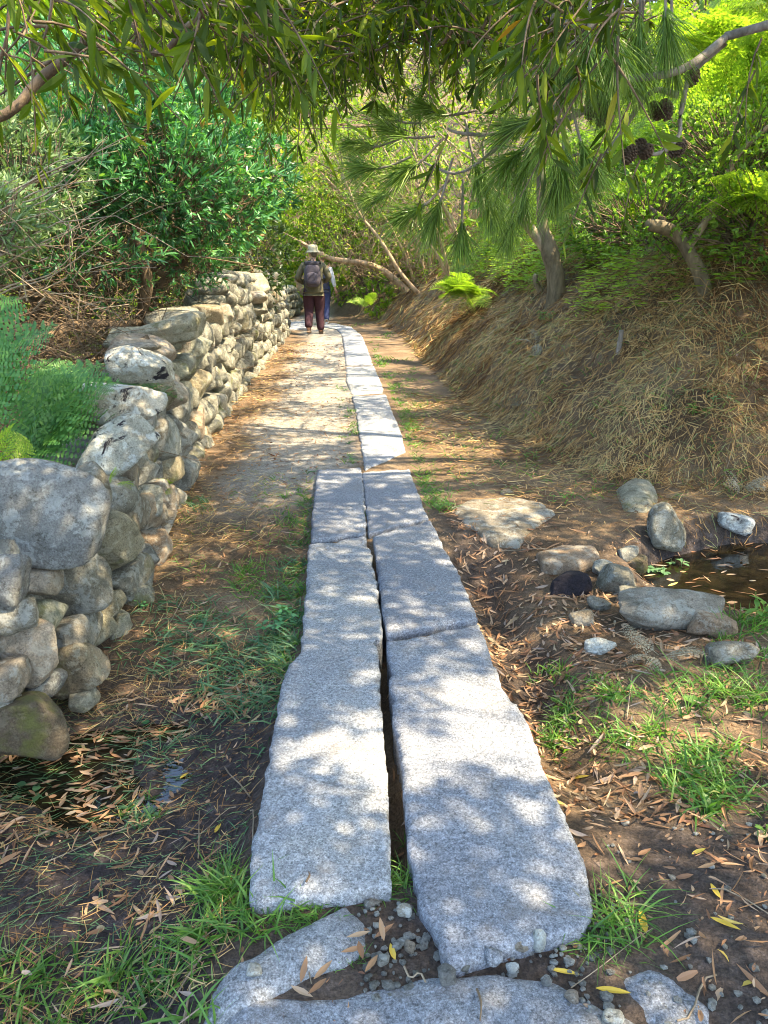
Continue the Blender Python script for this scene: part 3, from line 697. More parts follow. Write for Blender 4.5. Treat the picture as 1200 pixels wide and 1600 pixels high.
# ------------------------------------------------------------------ helpers on the ground
def grad(x, y, e=.03):
    return (H(x+e, y)-H(x-e, y))/(2*e), (H(x, y+e)-H(x, y-e))/(2*e)
def lay(g, x, y, L, W, prof, lift=.08, rnd=None, up=.006, ang=None, flat=.35, bend=None, fold=0.0):
    """blades lying on the ground"""
    n = len(x); a = rng.uniform(0, 2*np.pi, n) if ang is None else ang
    hx, hy = grad(x, y); dx, dy = np.cos(a), np.sin(a)
    D = np.stack([dx, dy, hx*dx+hy*dy + rng.normal(0, lift, n)], 1)
    nrm = unit(np.stack([-hx, -hy, np.ones(n)], 1)); side = unit(nrm + flat*rng.normal(size=(n, 3)))
    P = np.stack([x, y, H(x, y)+up+np.abs(rng.normal(0, abs(up), n))], 1)
    sd = np.cross(unit(D), side)
    if bend is None: bend = .22*rng.normal(size=(n, 3))*np.array([1, 1, .35])
    ribbons(g, P - D*np.asarray(L)[..., None]*.4 if np.ndim(L) else P, D, L, W, prof, bend, side, rnd, fold)
def inell(x, y, els):
    r = np.zeros(np.shape(x), bool)
    for cx, cy, rx, ry in els: r |= ((x-cx)/rx)**2 + ((y-cy)/ry)**2 < 1.0
    return r
# places where the sun gets through the crowns to the ground (ellipses measured on the photo, turned into ground positions)
PATCH = [(540, 1195, 85, 42), (575, 1258, 62, 36), (565, 1322, 52, 14), (578, 1375, 46, 12), (505, 1160, 30, 10),
 (735, 1108, 92, 34), (745, 1180, 120, 36), (820, 1210, 60, 26), (690, 1235, 70, 18), (672, 1318, 44, 14), (860, 1290, 26, 8),
 (960, 1150, 150, 34), (1090, 1085, 110, 26), (1160, 1160, 70, 26), (960, 1235, 60, 12), (1100, 1200, 80, 14),
 (860, 1045, 70, 22), (830, 990, 60, 20), (930, 985, 40, 12), (1050, 945, 80, 22), (1000, 880, 24, 12), (1030, 812, 24, 30), (985, 905, 24, 12),
 (770, 795, 74, 20), (800, 835, 34, 10), (870, 870, 40, 9), (800, 985, 30, 30), (265, 885, 46, 20), (330, 905, 60, 12), (240, 860, 26, 26), (290, 690, 20, 16),
 (665, 640, 60, 12), (700, 680, 90, 12), (760, 625, 50, 18), (700, 735, 70, 16), (680, 600, 40, 8), (600, 700, 36, 20), (590, 740, 60, 10), (520, 750, 30, 6),
 (640, 775, 24, 6), (540, 832, 50, 6), (455, 845, 16, 4), (725, 975, 30, 8), (480, 690, 60, 8), (430, 660, 60, 7), (540, 670, 30, 10), (470, 720, 40, 6), (620, 560, 22, 30),
 (300, 1370, 30, 10), (110, 1250, 30, 8), (200, 1190, 40, 8), (1120, 1240, 60, 10), (1000, 1330, 14, 6), (560, 1450, 26, 14), (480, 1545, 60, 6)]
def lit(x, y):
    px, py = topx(np.stack([x, y, np.minimum(H(x, y), 0)], -1))
    wx = 18*vnoise(px*.03, py*.06, 0, 91); wy = 7*vnoise(px*.05, py*.09, 1, 92)
    e = inell(px+wx, py+wy, PATCH)
    n = fbm(x*2.6, y*1.7, 0, 4, 93, .6); d = toe_dist(x, y)
    r = e.copy()
    r |= (y > 5.9) & (d < .3) & (x > -2.2) & (n > np.interp(y, [5.9, 8, 11, 20], [.24, .11, -.02, -.2]))
    r |= (d >= .3) & (d < 1.8) & (n > np.interp(y, [4, 9, 12, 16], [.19, .26, -.25, -.4]))
    r |= (d >= 1.8) & (n > -.5)
    r |= (x <= -2.2) & (n > -.06)
    r |= (x > -2.2) & (x < wallx(y)+.15) & (n > .12) & (y > 3.2)
    r |= (y > 19) & (n > -.2)
    return r

# ------------------------------------------------------------------ crowns over the path (the trees stand on the bank and behind the wall)
TREES = [((4.3, 5.5), 'wattle tree leaning over the causeway from beside the pool'), ((5.4, 9.6), 'wattle tree high on the bank above the ferns'),
         ((6.2, 14.5), 'farther wattle tree on the bank shading the bend'), ((4.0, .2), 'nearest wattle tree, out of view, its crown gapped to dapple the front slabs'),
         ((-3.3, 2.2), 'wattle tree behind the wall whose sprays hang into the upper left corner')]
tpos = np.array([t[0] for t in TREES]); tree_leaf = [Geo() for _ in TREES]; tree_wood = [Geo() for _ in TREES]; tree_tips = [[] for _ in TREES]
N = 24000
tx = rng.uniform(-4.6, 6.5, N); ty = rng.uniform(-.8, 23, N)
tt = rng.uniform(3.9, 6.8, N)
keep = ~lit(tx, ty) & (rng.random(N) < np.interp(ty, [0, 6, 9, 23], [1, .9, .5, .3]))  # overhead leaves placed up-sun of shaded ground, gaps left to shape the dapples
keep &= ~((tx > 3) & (rng.random(N) < .5))
tx, ty, tt = tx[keep], ty[keep], tt[keep]
C = np.stack([tx, ty, H(tx, ty)], 1) + SUN*tt[:, None]
cpx, cpy = topx(C)
vis = (cpx > -40) & (cpx < 1240) & (cpy > -40) & (C[:, 1] < 8.5)
C = C[~vis]; own = np.argmin(np.hypot(C[:, None, 0]-tpos[None, :4, 0], C[:, None, 1]-tpos[None, :4, 1]) , 1)
K = 12
for ti in range(4):
    c = C[own == ti]; n = len(c)
    if n == 0: continue
    P = np.repeat(c, K, 0) + rng.normal(0, .13, (n*K, 3))
    s = P[:, 2]/SUN[2]; q = P - SUN*s[:, None]
    ok = ~lit(q[:, 0], q[:, 1]) | (toe_dist(q[:, 0], q[:, 1]) > .3)
    P = P[ok]; m = len(P)
    D = unit(rdir(m) + [0, 0, -.4] - SUN*0); D = unit(D - .75*SUN*(D @ SUN)[:, None])
    ribbons(tree_leaf[ti], P, D, rng.uniform(.10, .17, m), rng.uniform(.028, .046, m), LEAF4, .12*rng.normal(size=(m, 3)), SUN + .5*rng.normal(size=(m, 3)))
    tree_tips[ti] = c
for ti in range(4):
    x, y = tpos[ti]; z = float(H(x, y)); c = tree_tips[ti]
    if len(c) == 0: continue
    w = tree_wood[ti]; cen = c.mean(0)
    fork = np.array([x-.3, y, z+2.2])
    hub = []
    for k in range(9):
        e = c[rng.integers(len(c))]; mid = (fork+e)/2 + rng.normal(0, .25, 3) + [0, 0, .35]
        if np.linalg.norm(e-fork) > 7: continue
        p, r = smooth_path([fork, mid, e], [.055, .035, .012], 14, .1, k+ti*20); tubes(w, p[None], r[None], 6); hub += list(p[3:])
    hub = np.array(hub)
    sel = c[rng.permutation(len(c))[:260]]
    dd = np.linalg.norm(sel[:, None]-hub[None], axis=2); nb = hub[np.argmin(dd, 1)]; okk = dd.min(1) < 2.2
    sel, nb = sel[okk], nb[okk]
    tt_ = np.linspace(0, 1, 6)[None, :, None]; Cn = nb[:, None]*(1-tt_) + sel[:, None]*tt_ + .12*np.sin(tt_*3.1)*rng.normal(size=(len(sel), 1, 3))
    tubes(w, Cn, np.broadcast_to(np.linspace(.011, .003, 6), (len(sel), 6)), 4)

def spray(gl, gw, P, D, n, ln, lw, tw=.0035, droop=.25, fold=.14):
    """arrays of leafy shoots: start P, direction D, n leaves each along length ln"""
    P = np.asarray(P, float); D = unit(D); N = len(P)
    L = rng.uniform(.7, 1.3, N)*ln; t = np.linspace(0, 1, 6)[None, :, None]
    bend = rng.normal(0, .15, (N, 3)) + [0, 0, -droop]
    C = P[:, None] + D[:, None]*L[:, None, None]*t + bend[:, None]*L[:, None, None]*t*t
    tubes(gw, C, np.broadcast_to(np.linspace(tw, tw*.35, 6), (N, 6)), 4)
    tl = np.sort(rng.uniform(.08, 1, (N, n)), 1); tl[:, -1] = 1
    Q = P[:, None] + D[:, None]*(L[:, None]*tl)[..., None] + bend[:, None]*(L[:, None]*tl*tl)[..., None]
    tan = unit(D[:, None] + 2*bend[:, None]*tl[..., None]); pr = unit(np.cross(tan.reshape(-1, 3), rdir(N*n)))
    LD = unit(tan.reshape(-1, 3)*.75 + pr*.75 + [0, 0, -.22])
    k = N*n
    ribbons(gl, Q.reshape(-1, 3), LD, rng.uniform(.65, 1.15, k)*lw[0], rng.uniform(.7, 1.2, k)*lw[1], LANCE, .16*rng.normal(size=(k, 3))+[0, 0, -.14], None, np.clip(rng.random(k)*.97 + .04*(rng.random(k) > .985), 0, 1), fold)
def vol(n, x0, x1, lim, d0, d1, top=-120):
    """points in a wedge of air: photo columns x0..x1, above the row lim(px), depth d0..d1"""
    px = rng.uniform(x0, x1, n); py = top + (lim(px)-top)*rng.random(n)**.8; d = rng.uniform(d0, d1, n)
    return np.array([aty(a, b, c) for a, b, c in zip(px, py, d)])
LG = Geo(); LW = tree_wood[4]
# A: sprays from the tree behind the wall, upper left
lim = lambda x: np.interp(x, [-50, 60, 180, 300, 420], [90, 110, 50, 30, 40]) + 30*vnoise(np.asarray(x)*.02, 3, 0, 95)
P = vol(120, -60, 430, lim, 1.9, 3.2); spray(tree_leaf[4], LW, P, unit(np.c_[rng.normal(.5, .6, 120), rng.normal(.1, .6, 120), rng.normal(-.25, .45, 120)]), 7, .22, (.088, .019))
def br(g, pts, rad, seed, n=18, sides=7): # pts (px,py,depth)
    c = [aty(*p) for p in pts]; p, r = smooth_path(c, rad, n, .02, seed); tubes(g, p[None], r[None], sides, np.array([.5]), cap=True)
br(LW, [(-160, 210, 2.2), (0, 184, 2.2), (62, 130, 2.25), (148, 58, 2.3), (172, 0, 2.35), (180, -90, 2.4)], [.03, .013, .013, .011, .009, .008], 1)
br(LW, [(148, 58, 2.3), (110, 75, 2.4), (50, 105, 2.5), (0, 150, 2.6)], [.008, .006, .005, .003], 2)
br(LW, [(-90, -80, 2.9), (120, -60, 2.9), (240, 80, 2.9), (290, 45, 2.8), (350, -20, 2.7), (400, -120, 2.8)], [.02, .012, .011, .011, .010, .012], 3)
br(LW, [(400, 65, 3.2), (430, 30, 3.1), (450, -30, 3.0), (500, -140, 3)], [.008, .010, .011, .014], 4)
br(LW, [(240, 80, 2.9), (180, 60, 2.9), (60, 40, 2.8), (-60, 60, 2.8)], [.007, .006, .005, .004], 5)
for k in range(16):
    x = rng.uniform(0, 420); y = rng.uniform(-20, 90); d = rng.uniform(2.2, 3.1)
    br(LW, [(x, y-90, d), (x+rng.normal(0, 20), y, d), (x+rng.normal(0, 40), y+rng.uniform(60, 120), d+.1)], [.005, .004, .0015], 10+k, 10, 5)
limb(LW, [(-3.3, 2.2, 0), (-3.25, 2.2, 1.2), (-3.0, 2.15, 2.3), (-2.4, 2.2, 3.0)], [.13, .11, .09, .05], 16, 9, .05, 9)
limb(LW, [(-3.0, 2.15, 2.3), (-2.2, 2.2, 2.1), aty(-160, 210, 2.2)], [.06, .045, .03], 12, 7, .02, 10)
limb(LW, [(-2.4, 2.2, 3.0), (-1.6, 2.6, 2.9), aty(-90, -80, 2.9)], [.05, .035, .02], 12, 7, .02, 11)
# B: dense crown hanging over the middle, belongs to the wattle by the pool
g0, w0 = tree_leaf[0], tree_wood[0]
limB = lambda x: np.interp(x, [330, 380, 430, 500, 580, 680, 760, 860, 960], [-20, 30, 110, 120, 80, 40, 50, 40, 20]) + 26*vnoise(np.asarray(x)*.03, 7, 0, 96)
P = vol(640, 340, 900, limB, 2.8, 4.8); spray(g0, w0, P, unit(np.c_[rng.normal(-.3, .7, 640), rng.normal(-.1, .7, 640), rng.normal(-.1, .5, 640)]), 12, .26, (.068, .016))
P = vol(420, 380, 980, lambda x: limB(x)+25, 4.6, 6.5); spray(g0, w0, P, unit(np.c_[rng.normal(-.3, .6, 420), rng.normal(-.1, .6, 420), rng.normal(-.1, .5, 420)]), 12, .34, (.08, .018))
for k in range(14):
    x = 420 + k*38 + rng.normal(0, 10); d = rng.uniform(2.8, 4.2)
    br(w0, [(x+160, -150, d+.2), (x+70, -20, d), (x+20, 70, d), (x-25, limB(x)-15, d-.1)], [.012, .009, .006, .002], 40+k, 14, 5)
P = vol(46, 830, 1010, lambda x: np.interp(x, [830, 950, 1010], [120, 110, 70]), 1.9, 2.4); spray(g0, w0, P, unit(np.c_[rng.normal(-.5, .5, 46), rng.normal(0, .5, 46), rng.normal(-.3, .4, 46)]), 7, .2, (.07, .018))
P = np.array([aty(x, y, 2.6) for x, y in [(960, 180), (985, 160), (940, 240), (1000, 250), (880, 165), (700, 210), (1190, 60), (1180, 110)]])
spray(g0, w0, P, np.tile([[-.3, 0, -.7]], (8, 1)), 9, .2, (.075, .016))
limb(w0, [(4.3, 5.5, 1.0), (4.1, 5.3, 2.4), (3.3, 4.8, 3.4), (2.0, 4.2, 3.6), aty(800, -150, 4)], [.14, .12, .08, .05, .03], 20, 8, .05, 12)
for ti, ((x, y), lb) in enumerate(TREES):
    z = float(H(x, y)); t = empty('wattle_tree', (x, y, z), lb, 'tree', 'wattle trees arching over the path')
    if ti < 4:
        gt = Geo(); limb(gt, [(x+.1, y, z-.2), (x+.05, y, z+.7), (x-.1, y, z+1.5), (x-.3, y, z+2.3)], [.15, .12, .10, .07], 14, 9, .05, 60+ti); gt.obj('trunk', M['bark'], t, True)
    tree_wood[ti].obj('branches', M['twig'], t, True); tree_leaf[ti].obj('crown', M['leaf_wattle'], t)

# ------------------------------------------------------------------ pine
pine = empty('pine_tree', (3.5, 2.7, float(H(3.5, 2.7))), 'long-needled pine whose drooping tufts and cones hang in from the upper right', 'pine tree')
pw = Geo(); pn = Geo()
limb(pw, [(3.5, 2.7, -.3), (3.45, 2.7, 1.2), (3.3, 2.8, 2.6), (3.2, 2.9, 4.6)], [.17, .15, .12, .07], 16, 10, .04, 3)
def pbr(pts, rad, s, n=16): br(pw, pts, rad, s, n, 7)
limb(pw, [(3.35, 2.75, 2.2), (2.5, 3.0, 2.5), aty(1130, 60, 3.3)], [.035, .02, .016], 14, 7, .02, 4)
limb(pw, [(3.3, 2.8, 2.6), (2.4, 3.0, 2.9), aty(1080, -60, 3.4)], [.035, .02, .016], 14, 7, .02, 5)
pbr([(1130, 60, 3.3), (1060, 110, 3.2), (960, 128, 3.2), (925, 165, 3.2), (890, 180, 3.2), (820, 200, 3.3), (745, 205, 3.3), (700, 200, 3.3)], [.016, .014, .013, .012, .011, .009, .007, .005], 6, 30)
pbr([(1130, 60, 3.3), (1080, 120, 3.4), (1068, 175, 3.4), (1062, 215, 3.4), (1030, 240, 3.4), (1000, 235, 3.4)], [.013, .010, .010, .009, .008, .006], 7, 24)
pbr([(1062, 150, 3.4), (1010, 145, 3.4), (940, 250, 3.35), (900, 240, 3.3), (860, 260, 3.3)], [.014, .01, .009, .007, .006], 8, 20)
pbr([(820, 200, 3.3), (770, 235, 3.4), (720, 270, 3.5), (660, 255, 3.6)], [.009, .008, .006, .004], 9, 14)
pbr([(1080, -60, 3.4), (980, -10, 3.4), (900, 60, 3.4), (830, 90, 3.4)], [.03, .02, .012, .006], 10, 20)
tuf = [(600, 262, 3.7, -1, .05, 1), (640, 215, 3.7, -.5, .2, .9), (655, 255, 3.7, -.6, -.3, 1.1), (690, 310, 3.6, -.3, -.8, 1.2), (722, 345, 3.6, 0, -1, 1), (665, 320, 3.6, -.8, -.4, 1), (700, 180, 3.5, -.4, .1, .9), (740, 250, 3.5, .3, -.9, 1), (760, 290, 3.5, .2, -1, .9),
       (840, 185, 3.2, -.8, -.2, 1.2), (850, 215, 3.2, -.5, -.8, 1.25), (880, 225, 3.2, 0, -1, 1.25), (905, 215, 3.2, .4, -.8, 1.2), (820, 230, 3.2, -.7, -.6, 1.1), (870, 260, 3.2, .1, -1, 1), (860, 190, 3.1, -.2, -.5, 1.1),
       (840, 60, 3.1, -.7, -.6, 1.2), (880, 50, 3.1, -.3, -.9, 1.2), (920, 40, 3.1, 0, -1, 1.3), (960, 40, 3.1, .1, -1, 1.3), (1000, 20, 3.2, .1, -1, 1.3), (1040, 10, 3.2, .1, -1, 1.2), (900, 90, 3.2, -.3, -.9, 1), (950, 85, 3.2, 0, -1, 1.1), (1000, 80, 3.3, .1, -1, 1), (1050, 60, 3.3, .2, -1, .9),
       (800, 340, 3.9, -.1, -1, .9), (780, 300, 3.9, .1, -1, .9), (610, 300, 3.9, -.9, -.3, .8), (585, 230, 4, -1, .1, .8), (625, 190, 4, -.6, .3, .8), (820, 290, 3.7, 0, -1, .9), (950, 130, 3.5, .2, -1, .8)]
for px, py, d, dx, dz, sc in tuf:
    B = aty(px, py, d); ax = unit(np.array([dx, rng.normal(0, .25), dz]))
    n = 210; t = rng.random(n)
    P = B + ax*(t*.10)[:, None] + rng.normal(0, .004, (n, 3))
    D = unit(ax + rdir(n)*rng.uniform(.3, .95, n)[:, None])
    ribbons(pn, P, D, rng.uniform(.15, .21, n)*sc*.9, np.full(n, .0030), NEEDLE, np.array([0, 0, -.16])+.05*rng.normal(size=(n, 3)))
    p, r = smooth_path([B - ax*.12 + [0, 0, .05], B, B+ax*.1], [.006, .006, .003], 6); tubes(pw, p[None], r[None], 5)
pn.obj('needles', M['needles'], pine); pw.obj('branches', M['bark_grey'], pine, True)
# cones: overlapping scales round a core
cg = Geo()
for ring in range(9):
    f = ring/8; rr = .026*math.sin(.35+f*2.5)**.8
    for k in range(9):
        a = (k+ring*.5)*2*math.pi/9; z = .034 - .072*f
        V, F = rock_verts((.017, .012, .009), ring, 1); Rm = rotm(0, .5, a); cg.add(V@Rm.T + [rr*math.cos(a), rr*math.sin(a), z], F)
V, F = rock_verts((.04, .04, .07), 5, 2); cg.add(V+[0, 0, 0], F)
cone_me = cg.mesh('pine_cone', bark_mat('cone', (.07, .045, .03), (.22, .15, .10), 60), True)
pcone = [(926, 168, 3.2, (0, .3, 0)), (945, 180, 3.25, (.5, .2, 1)), (1040, 170, 3.35, (.3, -.4, 0)), (1024, 172, 3.4, (0, .6, 2)), (1082, 120, 3.4, (1, 0, 0)), (1060, 232, 3.4, (.2, .8, 0)), (1010, 236, 3.4, (1.2, .3, 0)), (1000, 228, 3.45, (.1, 1, 1)), (985, 240, 3.3, (.6, .1, 2))]
for k, (px, py, d, r) in enumerate(pcone):
    o = link('cone', cone_me, pine); o.location = aty(px, py, d) - np.array(pine.location); o.rotation_euler = r; o.scale = (.95,)*3

# ------------------------------------------------------------------ shrubs
def crown(g, gw, blobs, n, k, ln, wd, prof=LEAF6, spread=.75, inner=.25, thin=0.0, upb=.2, zmin=None):
    """rosettes of leaves near the surface of lumpy blobs"""
    wts = np.array([b[1][0]*b[1][1]+b[1][0]*b[1][2] for b in blobs]); wts = wts/wts.sum()
    for (c, r), wt in zip(blobs, wts):
        m = int(n*wt); d = rdir(m); s = 1 + .22*fbm(d[:, 0]*2.2+c[0], d[:, 1]*2.2+c[1], d[:, 2]*2.2, 3, 101)
        dep = np.where(rng.random(m) < inner, rng.uniform(.45, 1, m), rng.uniform(.86, 1.04, m))
        P = np.array(c) + d*np.array(r)*(s*dep)[:, None]
        gap = fbm(P[:, 0]*2.5, P[:, 1]*2.5, P[:, 2]*2.5, 3, 102) > -.75 + thin
        P, d = P[gap], d[gap]
        if zmin is not None: q = P[:, 2] > zmin; P, d = P[q], d[q]
        m = len(P); ax = unit(d + [0, 0, upb] + .45*rng.normal(size=(m, 3)))
        D = unit(np.repeat(ax, k, 0) + spread*rdir(m*k)); Pk = np.repeat(P, k, 0) + np.repeat(ax, k, 0)*(rng.uniform(-.6, .15, m*k)*ln)[:, None]
        tone = np.repeat(np.clip(.5 + .5*fbm(P[:, 0]*2, P[:, 1]*2, P[:, 2]*2, 3, 103) + .12*rng.normal(size=m), 0, 1), k)
        ribbons(g, Pk, D, rng.uniform(.7, 1.2, m*k)*ln, rng.uniform(.8, 1.2, m*k)*wd, prof, .12*rng.normal(size=(m*k, 3)), None, np.clip(tone+.18*rng.normal(size=m*k), 0, 1))
        if gw is not None:
            q = rng.permutation(m)[:m//3]; root = np.array(c) - [0, 0, r[2]*.7]
            tt_ = np.linspace(0, 1, 5)[None, :, None]; A = root + (P[q]-root)*rng.uniform(.35, .7, (len(q), 1))
            tubes(gw, A[:, None]*(1-tt_) + P[q][:, None]*tt_ + .05*np.sin(tt_*3.14)*rng.normal(size=(len(q), 1, 3)), np.broadcast_to(np.linspace(.006, .0025, 5), (len(q), 5)), 3)
def twigs(g, n, lo, hi, L, r, zb=.0, ns=5, upbias=0.0, curl=.5):
    P = rng.uniform(lo, hi, (n, 3)); D = rdir(n); D[:, 2] = D[:, 2]*.6+upbias; D = unit(D); Ln = rng.uniform(.5, 1.2, n)*L
    t = np.linspace(0, 1, ns)[None, :, None]; b = rng.normal(size=(n, 1, 3))*curl
    C = P[:, None] + Ln[:, None, None]*(D[:, None]*t + b*t*t*.6 + .12*rng.normal(size=(n, 1, 3))*np.sin(t*6))
    tubes(g, C, rng.uniform(.6, 1.3, (n, 1))*np.linspace(r, r*.35, ns)[None], 3)
def shrub(name, label, cat, base, blobs, n, k, ln, wd, mat, stems=None, group=None, wood='twig', **kw):
    t = empty(name, base, label, cat, group); g = Geo(); gw = Geo(); crown(g, gw, blobs, n, k, ln, wd, **kw)
    c0 = np.array(blobs[0][0])
    for s in (stems or []): limb(gw, s[0], s[1], 14, 7, .05, int(s[0][0][0]*10) % 50)
    if not stems:
        for q in range(4):
            b = blobs[q % len(blobs)]; limb(gw, [np.array(base)+[rng.uniform(-.15, .15), 0, -.1], (np.array(base)+b[0])/2+rng.normal(0, .15, 3), np.array(b[0])], [.04, .03, .01], 10, 6, .05, q)
    g.obj('foliage', M[mat], t); gw.obj('stems', M[wood], t, True)
    return t
def Z0(x, y): return float(H(x, y))
# the big laurel leaning over the wall
t = empty('laurel_shrub', (-3.0, 7.6, Z0(-3, 7.6)), 'large rounded blue-green shrub leaning over the stone wall on bare brown limbs', 'shrub')
g = Geo(); gw = Geo(); tw = Geo()
lb = [((-2.05, 7.6, 2.25), (.75, .8, .55)), ((-2.6, 7.4, 2.7), (.85, .85, .62)), ((-1.75, 8.2, 2.1), (.62, .7, .6)), ((-2.9, 7.0, 2.2), (.75, .7, .5)), ((-3.1, 8.4, 2.7), (1.1, .9, .8)), ((-2.2, 8.6, 2.75), (.8, .8, .55)), ((-3.6, 6.8, 2.1), (.7, .7, .5)), ((-1.45, 8.9, 2.4), (.5, .6, .5))]
crown(g, gw, lb, 4600, 10, .088, .019, LEAF6, .8, .3, thin=.12, upb=.35)
crown(g, gw, [((-2.6, 6.8, 1.55), (.8, .5, .25)), ((-3.6, 6.4, 1.5), (.8, .5, .3)), ((-1.9, 8.3, 1.5), (.4, .5, .3))], 420, 7, .085, .018, LEAF6, .8, .8, thin=.2)
LB = [([(-2.75, 8.0, .1), (-2.35, 7.6, .95), (-2.2, 7.5, 1.35), (-2.3, 7.5, 1.9), (-2.5, 7.5, 2.3)], [.07, .06, .055, .04, .02]),
      ([aty(402, 462, 13.6), aty(393, 430, 13.4), aty(374, 388, 13), aty(354, 345, 12.4), aty(335, 300, 11.4)], [.085, .075, .065, .05, .03]),
      ([aty(222, 530, 8.2), aty(232, 495, 8.2), aty(242, 462, 8.2), aty(268, 425, 8.2), aty(300, 385, 8.2), aty(322, 330, 8.1)], [.05, .045, .042, .04, .032, .02]),
      ([aty(262, 432, 8.2), aty(215, 415, 8.2), aty(150, 425, 8.0), aty(60, 400, 7.8)], [.035, .03, .026, .018]),
      ([aty(236, 500, 7.8), aty(190, 512, 7.2), aty(120, 508, 6.8), aty(40, 530, 6.4), aty(-60, 520, 6)], [.03, .04, .035, .03, .025]),
      ([aty(240, 520, 5.6), aty(160, 560, 5.5), aty(135, 578, 5.3)], [.02, .014, .01]), ([aty(200, 590, 5.2), aty(100, 590, 5.1), aty(60, 595, 5)], [.016, .013, .01]),
      ([(-3.4, 8.2, .1), (-3.5, 8, 1.2), (-3.6, 7.8, 2.2)], [.08, .06, .03]), ([(-4.2, 7.2, .1), (-4.1, 7.0, 1), (-3.8, 6.9, 2)], [.07, .05, .03]), ([(-3.6, 5.6, .1), (-3.3, 5.6, .9), (-3.0, 6.0, 1.8)], [.06, .05, .02])]
for k, (p, r) in enumerate(LB): limb(tw, p, r, 20, 8, .05, 20+k)
twigs(tw, 1900, (-5.2, 5.0, .1), (-2.15, 9.2, 1.7), .75, .005)
twigs(tw, 800, (-3.6, 4.0, .05), (-1.95, 6.2, 1.15), .55, .004)
twigs(tw, 700, (-3.8, 7.0, .3), (-2.15, 10.5, 1.9), .6, .005, upbias=.4)
crown(g, gw, [((-3.3, 5.8, 1.35), (.8, .7, .4)), ((-4.0, 5.4, 1.2), (.8, .7, .5)), ((-2.6, 7.6, 1.3), (.7, .7, .4))], 520, 6, .07, .016, LEAF6, .9, 1.0, thin=.1)
twigs(tw, 130, (-4.8, 5.2, .3), (-2.9, 8.5, 1.6), 1.1, .014, curl=.35)
g.obj('foliage', M['leaf_laurel'], t); gw.obj('stems', M['twig'], t, True); tw.obj('branches', M['twig'], t, True)
# grey-green shrub at the far left with bare pale twigs in front
t = shrub('silvery_shrub', 'pale grey-green shrub with bare whitish twigs in front, at the left edge', 'shrub', (-3.9, 6.2, Z0(-3.9, 6.2)),
      [((-3.4, 6.2, 2.35), (.9, .7, .55)), ((-2.6, 5.9, 2.1), (.5, .5, .4)), ((-3.0, 5.5, 1.75), (.8, .5, .4)), ((-4.3, 6.4, 2.6), (.9, .8, .6)), ((-2.4, 5.0, 1.75), (.35, .4, .25)), ((-2.2, 4.4, 1.7), (.3, .3, .2))], 3000, 9, .07, .013, 'leaf_grey', thin=.2)
pg = Geo(); twigs(pg, 60, (-2.6, 4.2, 1.15), (-1.75, 5.3, 1.75), .7, .004, upbias=.15)
for q in range(12):
    y0 = rng.uniform(300, 470); br(pg, [(-80, y0+60, 4.6), (10, y0, 4.6), (80, y0-rng.uniform(20, 60), 4.6), (rng.uniform(130, 210), y0-rng.uniform(40, 120), 4.6)], [.006, .005, .0035, .0015], 300+q, 12, 5)
pg.obj('bare_twigs', M['twig_pale'], t, True)
shrub('shrub', 'sunny bright green shrub rising behind the big blue-green one at the upper left', 'shrub', (-4.6, 11, Z0(-4.6, 11)),
      [((-4.2, 11, 3.6), (1.5, 1.1, 1.2)), ((-2.6, 11.5, 3.9), (1.3, 1.1, 1.0)), ((-5.6, 10.5, 3.3), (1.5, 1.2, 1.3)), ((-3.6, 11.5, 5.0), (1.6, 1.2, 1.0)), ((-1.6, 12.2, 4.3), (1.0, 1, 1.0))], 5200, 7, .13, .032, 'leaf_bright', group=None, thin=.12)
shrub('shrub', 'dark glossy shrub behind the high shoulder of the stone wall', 'shrub', (-2.9, 12.5, Z0(-2.9, 12.5)),
      [((-2.9, 12, 1.7), (.9, 1.2, 1.2)), ((-2.5, 14, 1.6), (.8, 1.2, 1.1)), ((-3.8, 13, 2.4), (1.3, 1.3, 1.4))], 2600, 7, .10, .034, 'leaf_dark', thin=.05)
shrub('shrub', 'yellow-green bush closing the view left of the walkers beyond the far wall', 'shrub', (-4.0, 23, Z0(-4, 23)),
      [((-4.2, 23, 1.7), (1.8, 1.4, 1.7)), ((-2.6, 24.5, 2.2), (1.8, 1.2, 1.9)), ((-5.5, 22, 2.6), (1.8, 1.4, 2.2))], 3400, 7, .12, .05, 'leaf_bright', thin=.1)
shrub('shrub', 'brown twiggy bush with fading leaves behind the far low wall', 'shrub', (-3.4, 20.8, Z0(-3.4, 20.8)), [((-3.7, 20.6, .85), (.7, .7, .8)), ((-4.3, 19.5, 1.0), (.7, .8, .9))], 900, 6, .07, .03, 'straw', thin=.1)
shrub('shrub', 'green bush hanging over the path just right of the walkers', 'shrub', (-.3, 22, Z0(-.3, 22)),
      [((-1.0, 23, 2.1), (1.6, 1.2, 1.7)), ((.4, 21.5, 2.6), (1.3, 1.2, 1.3)), ((-.7, 22, 3.8), (1.8, 1.4, 1.4)), ((-.2, 20.2, .6), (.45, .6, .5))], 2400, 7, .12, .045, 'leaf_bright', thin=.2)

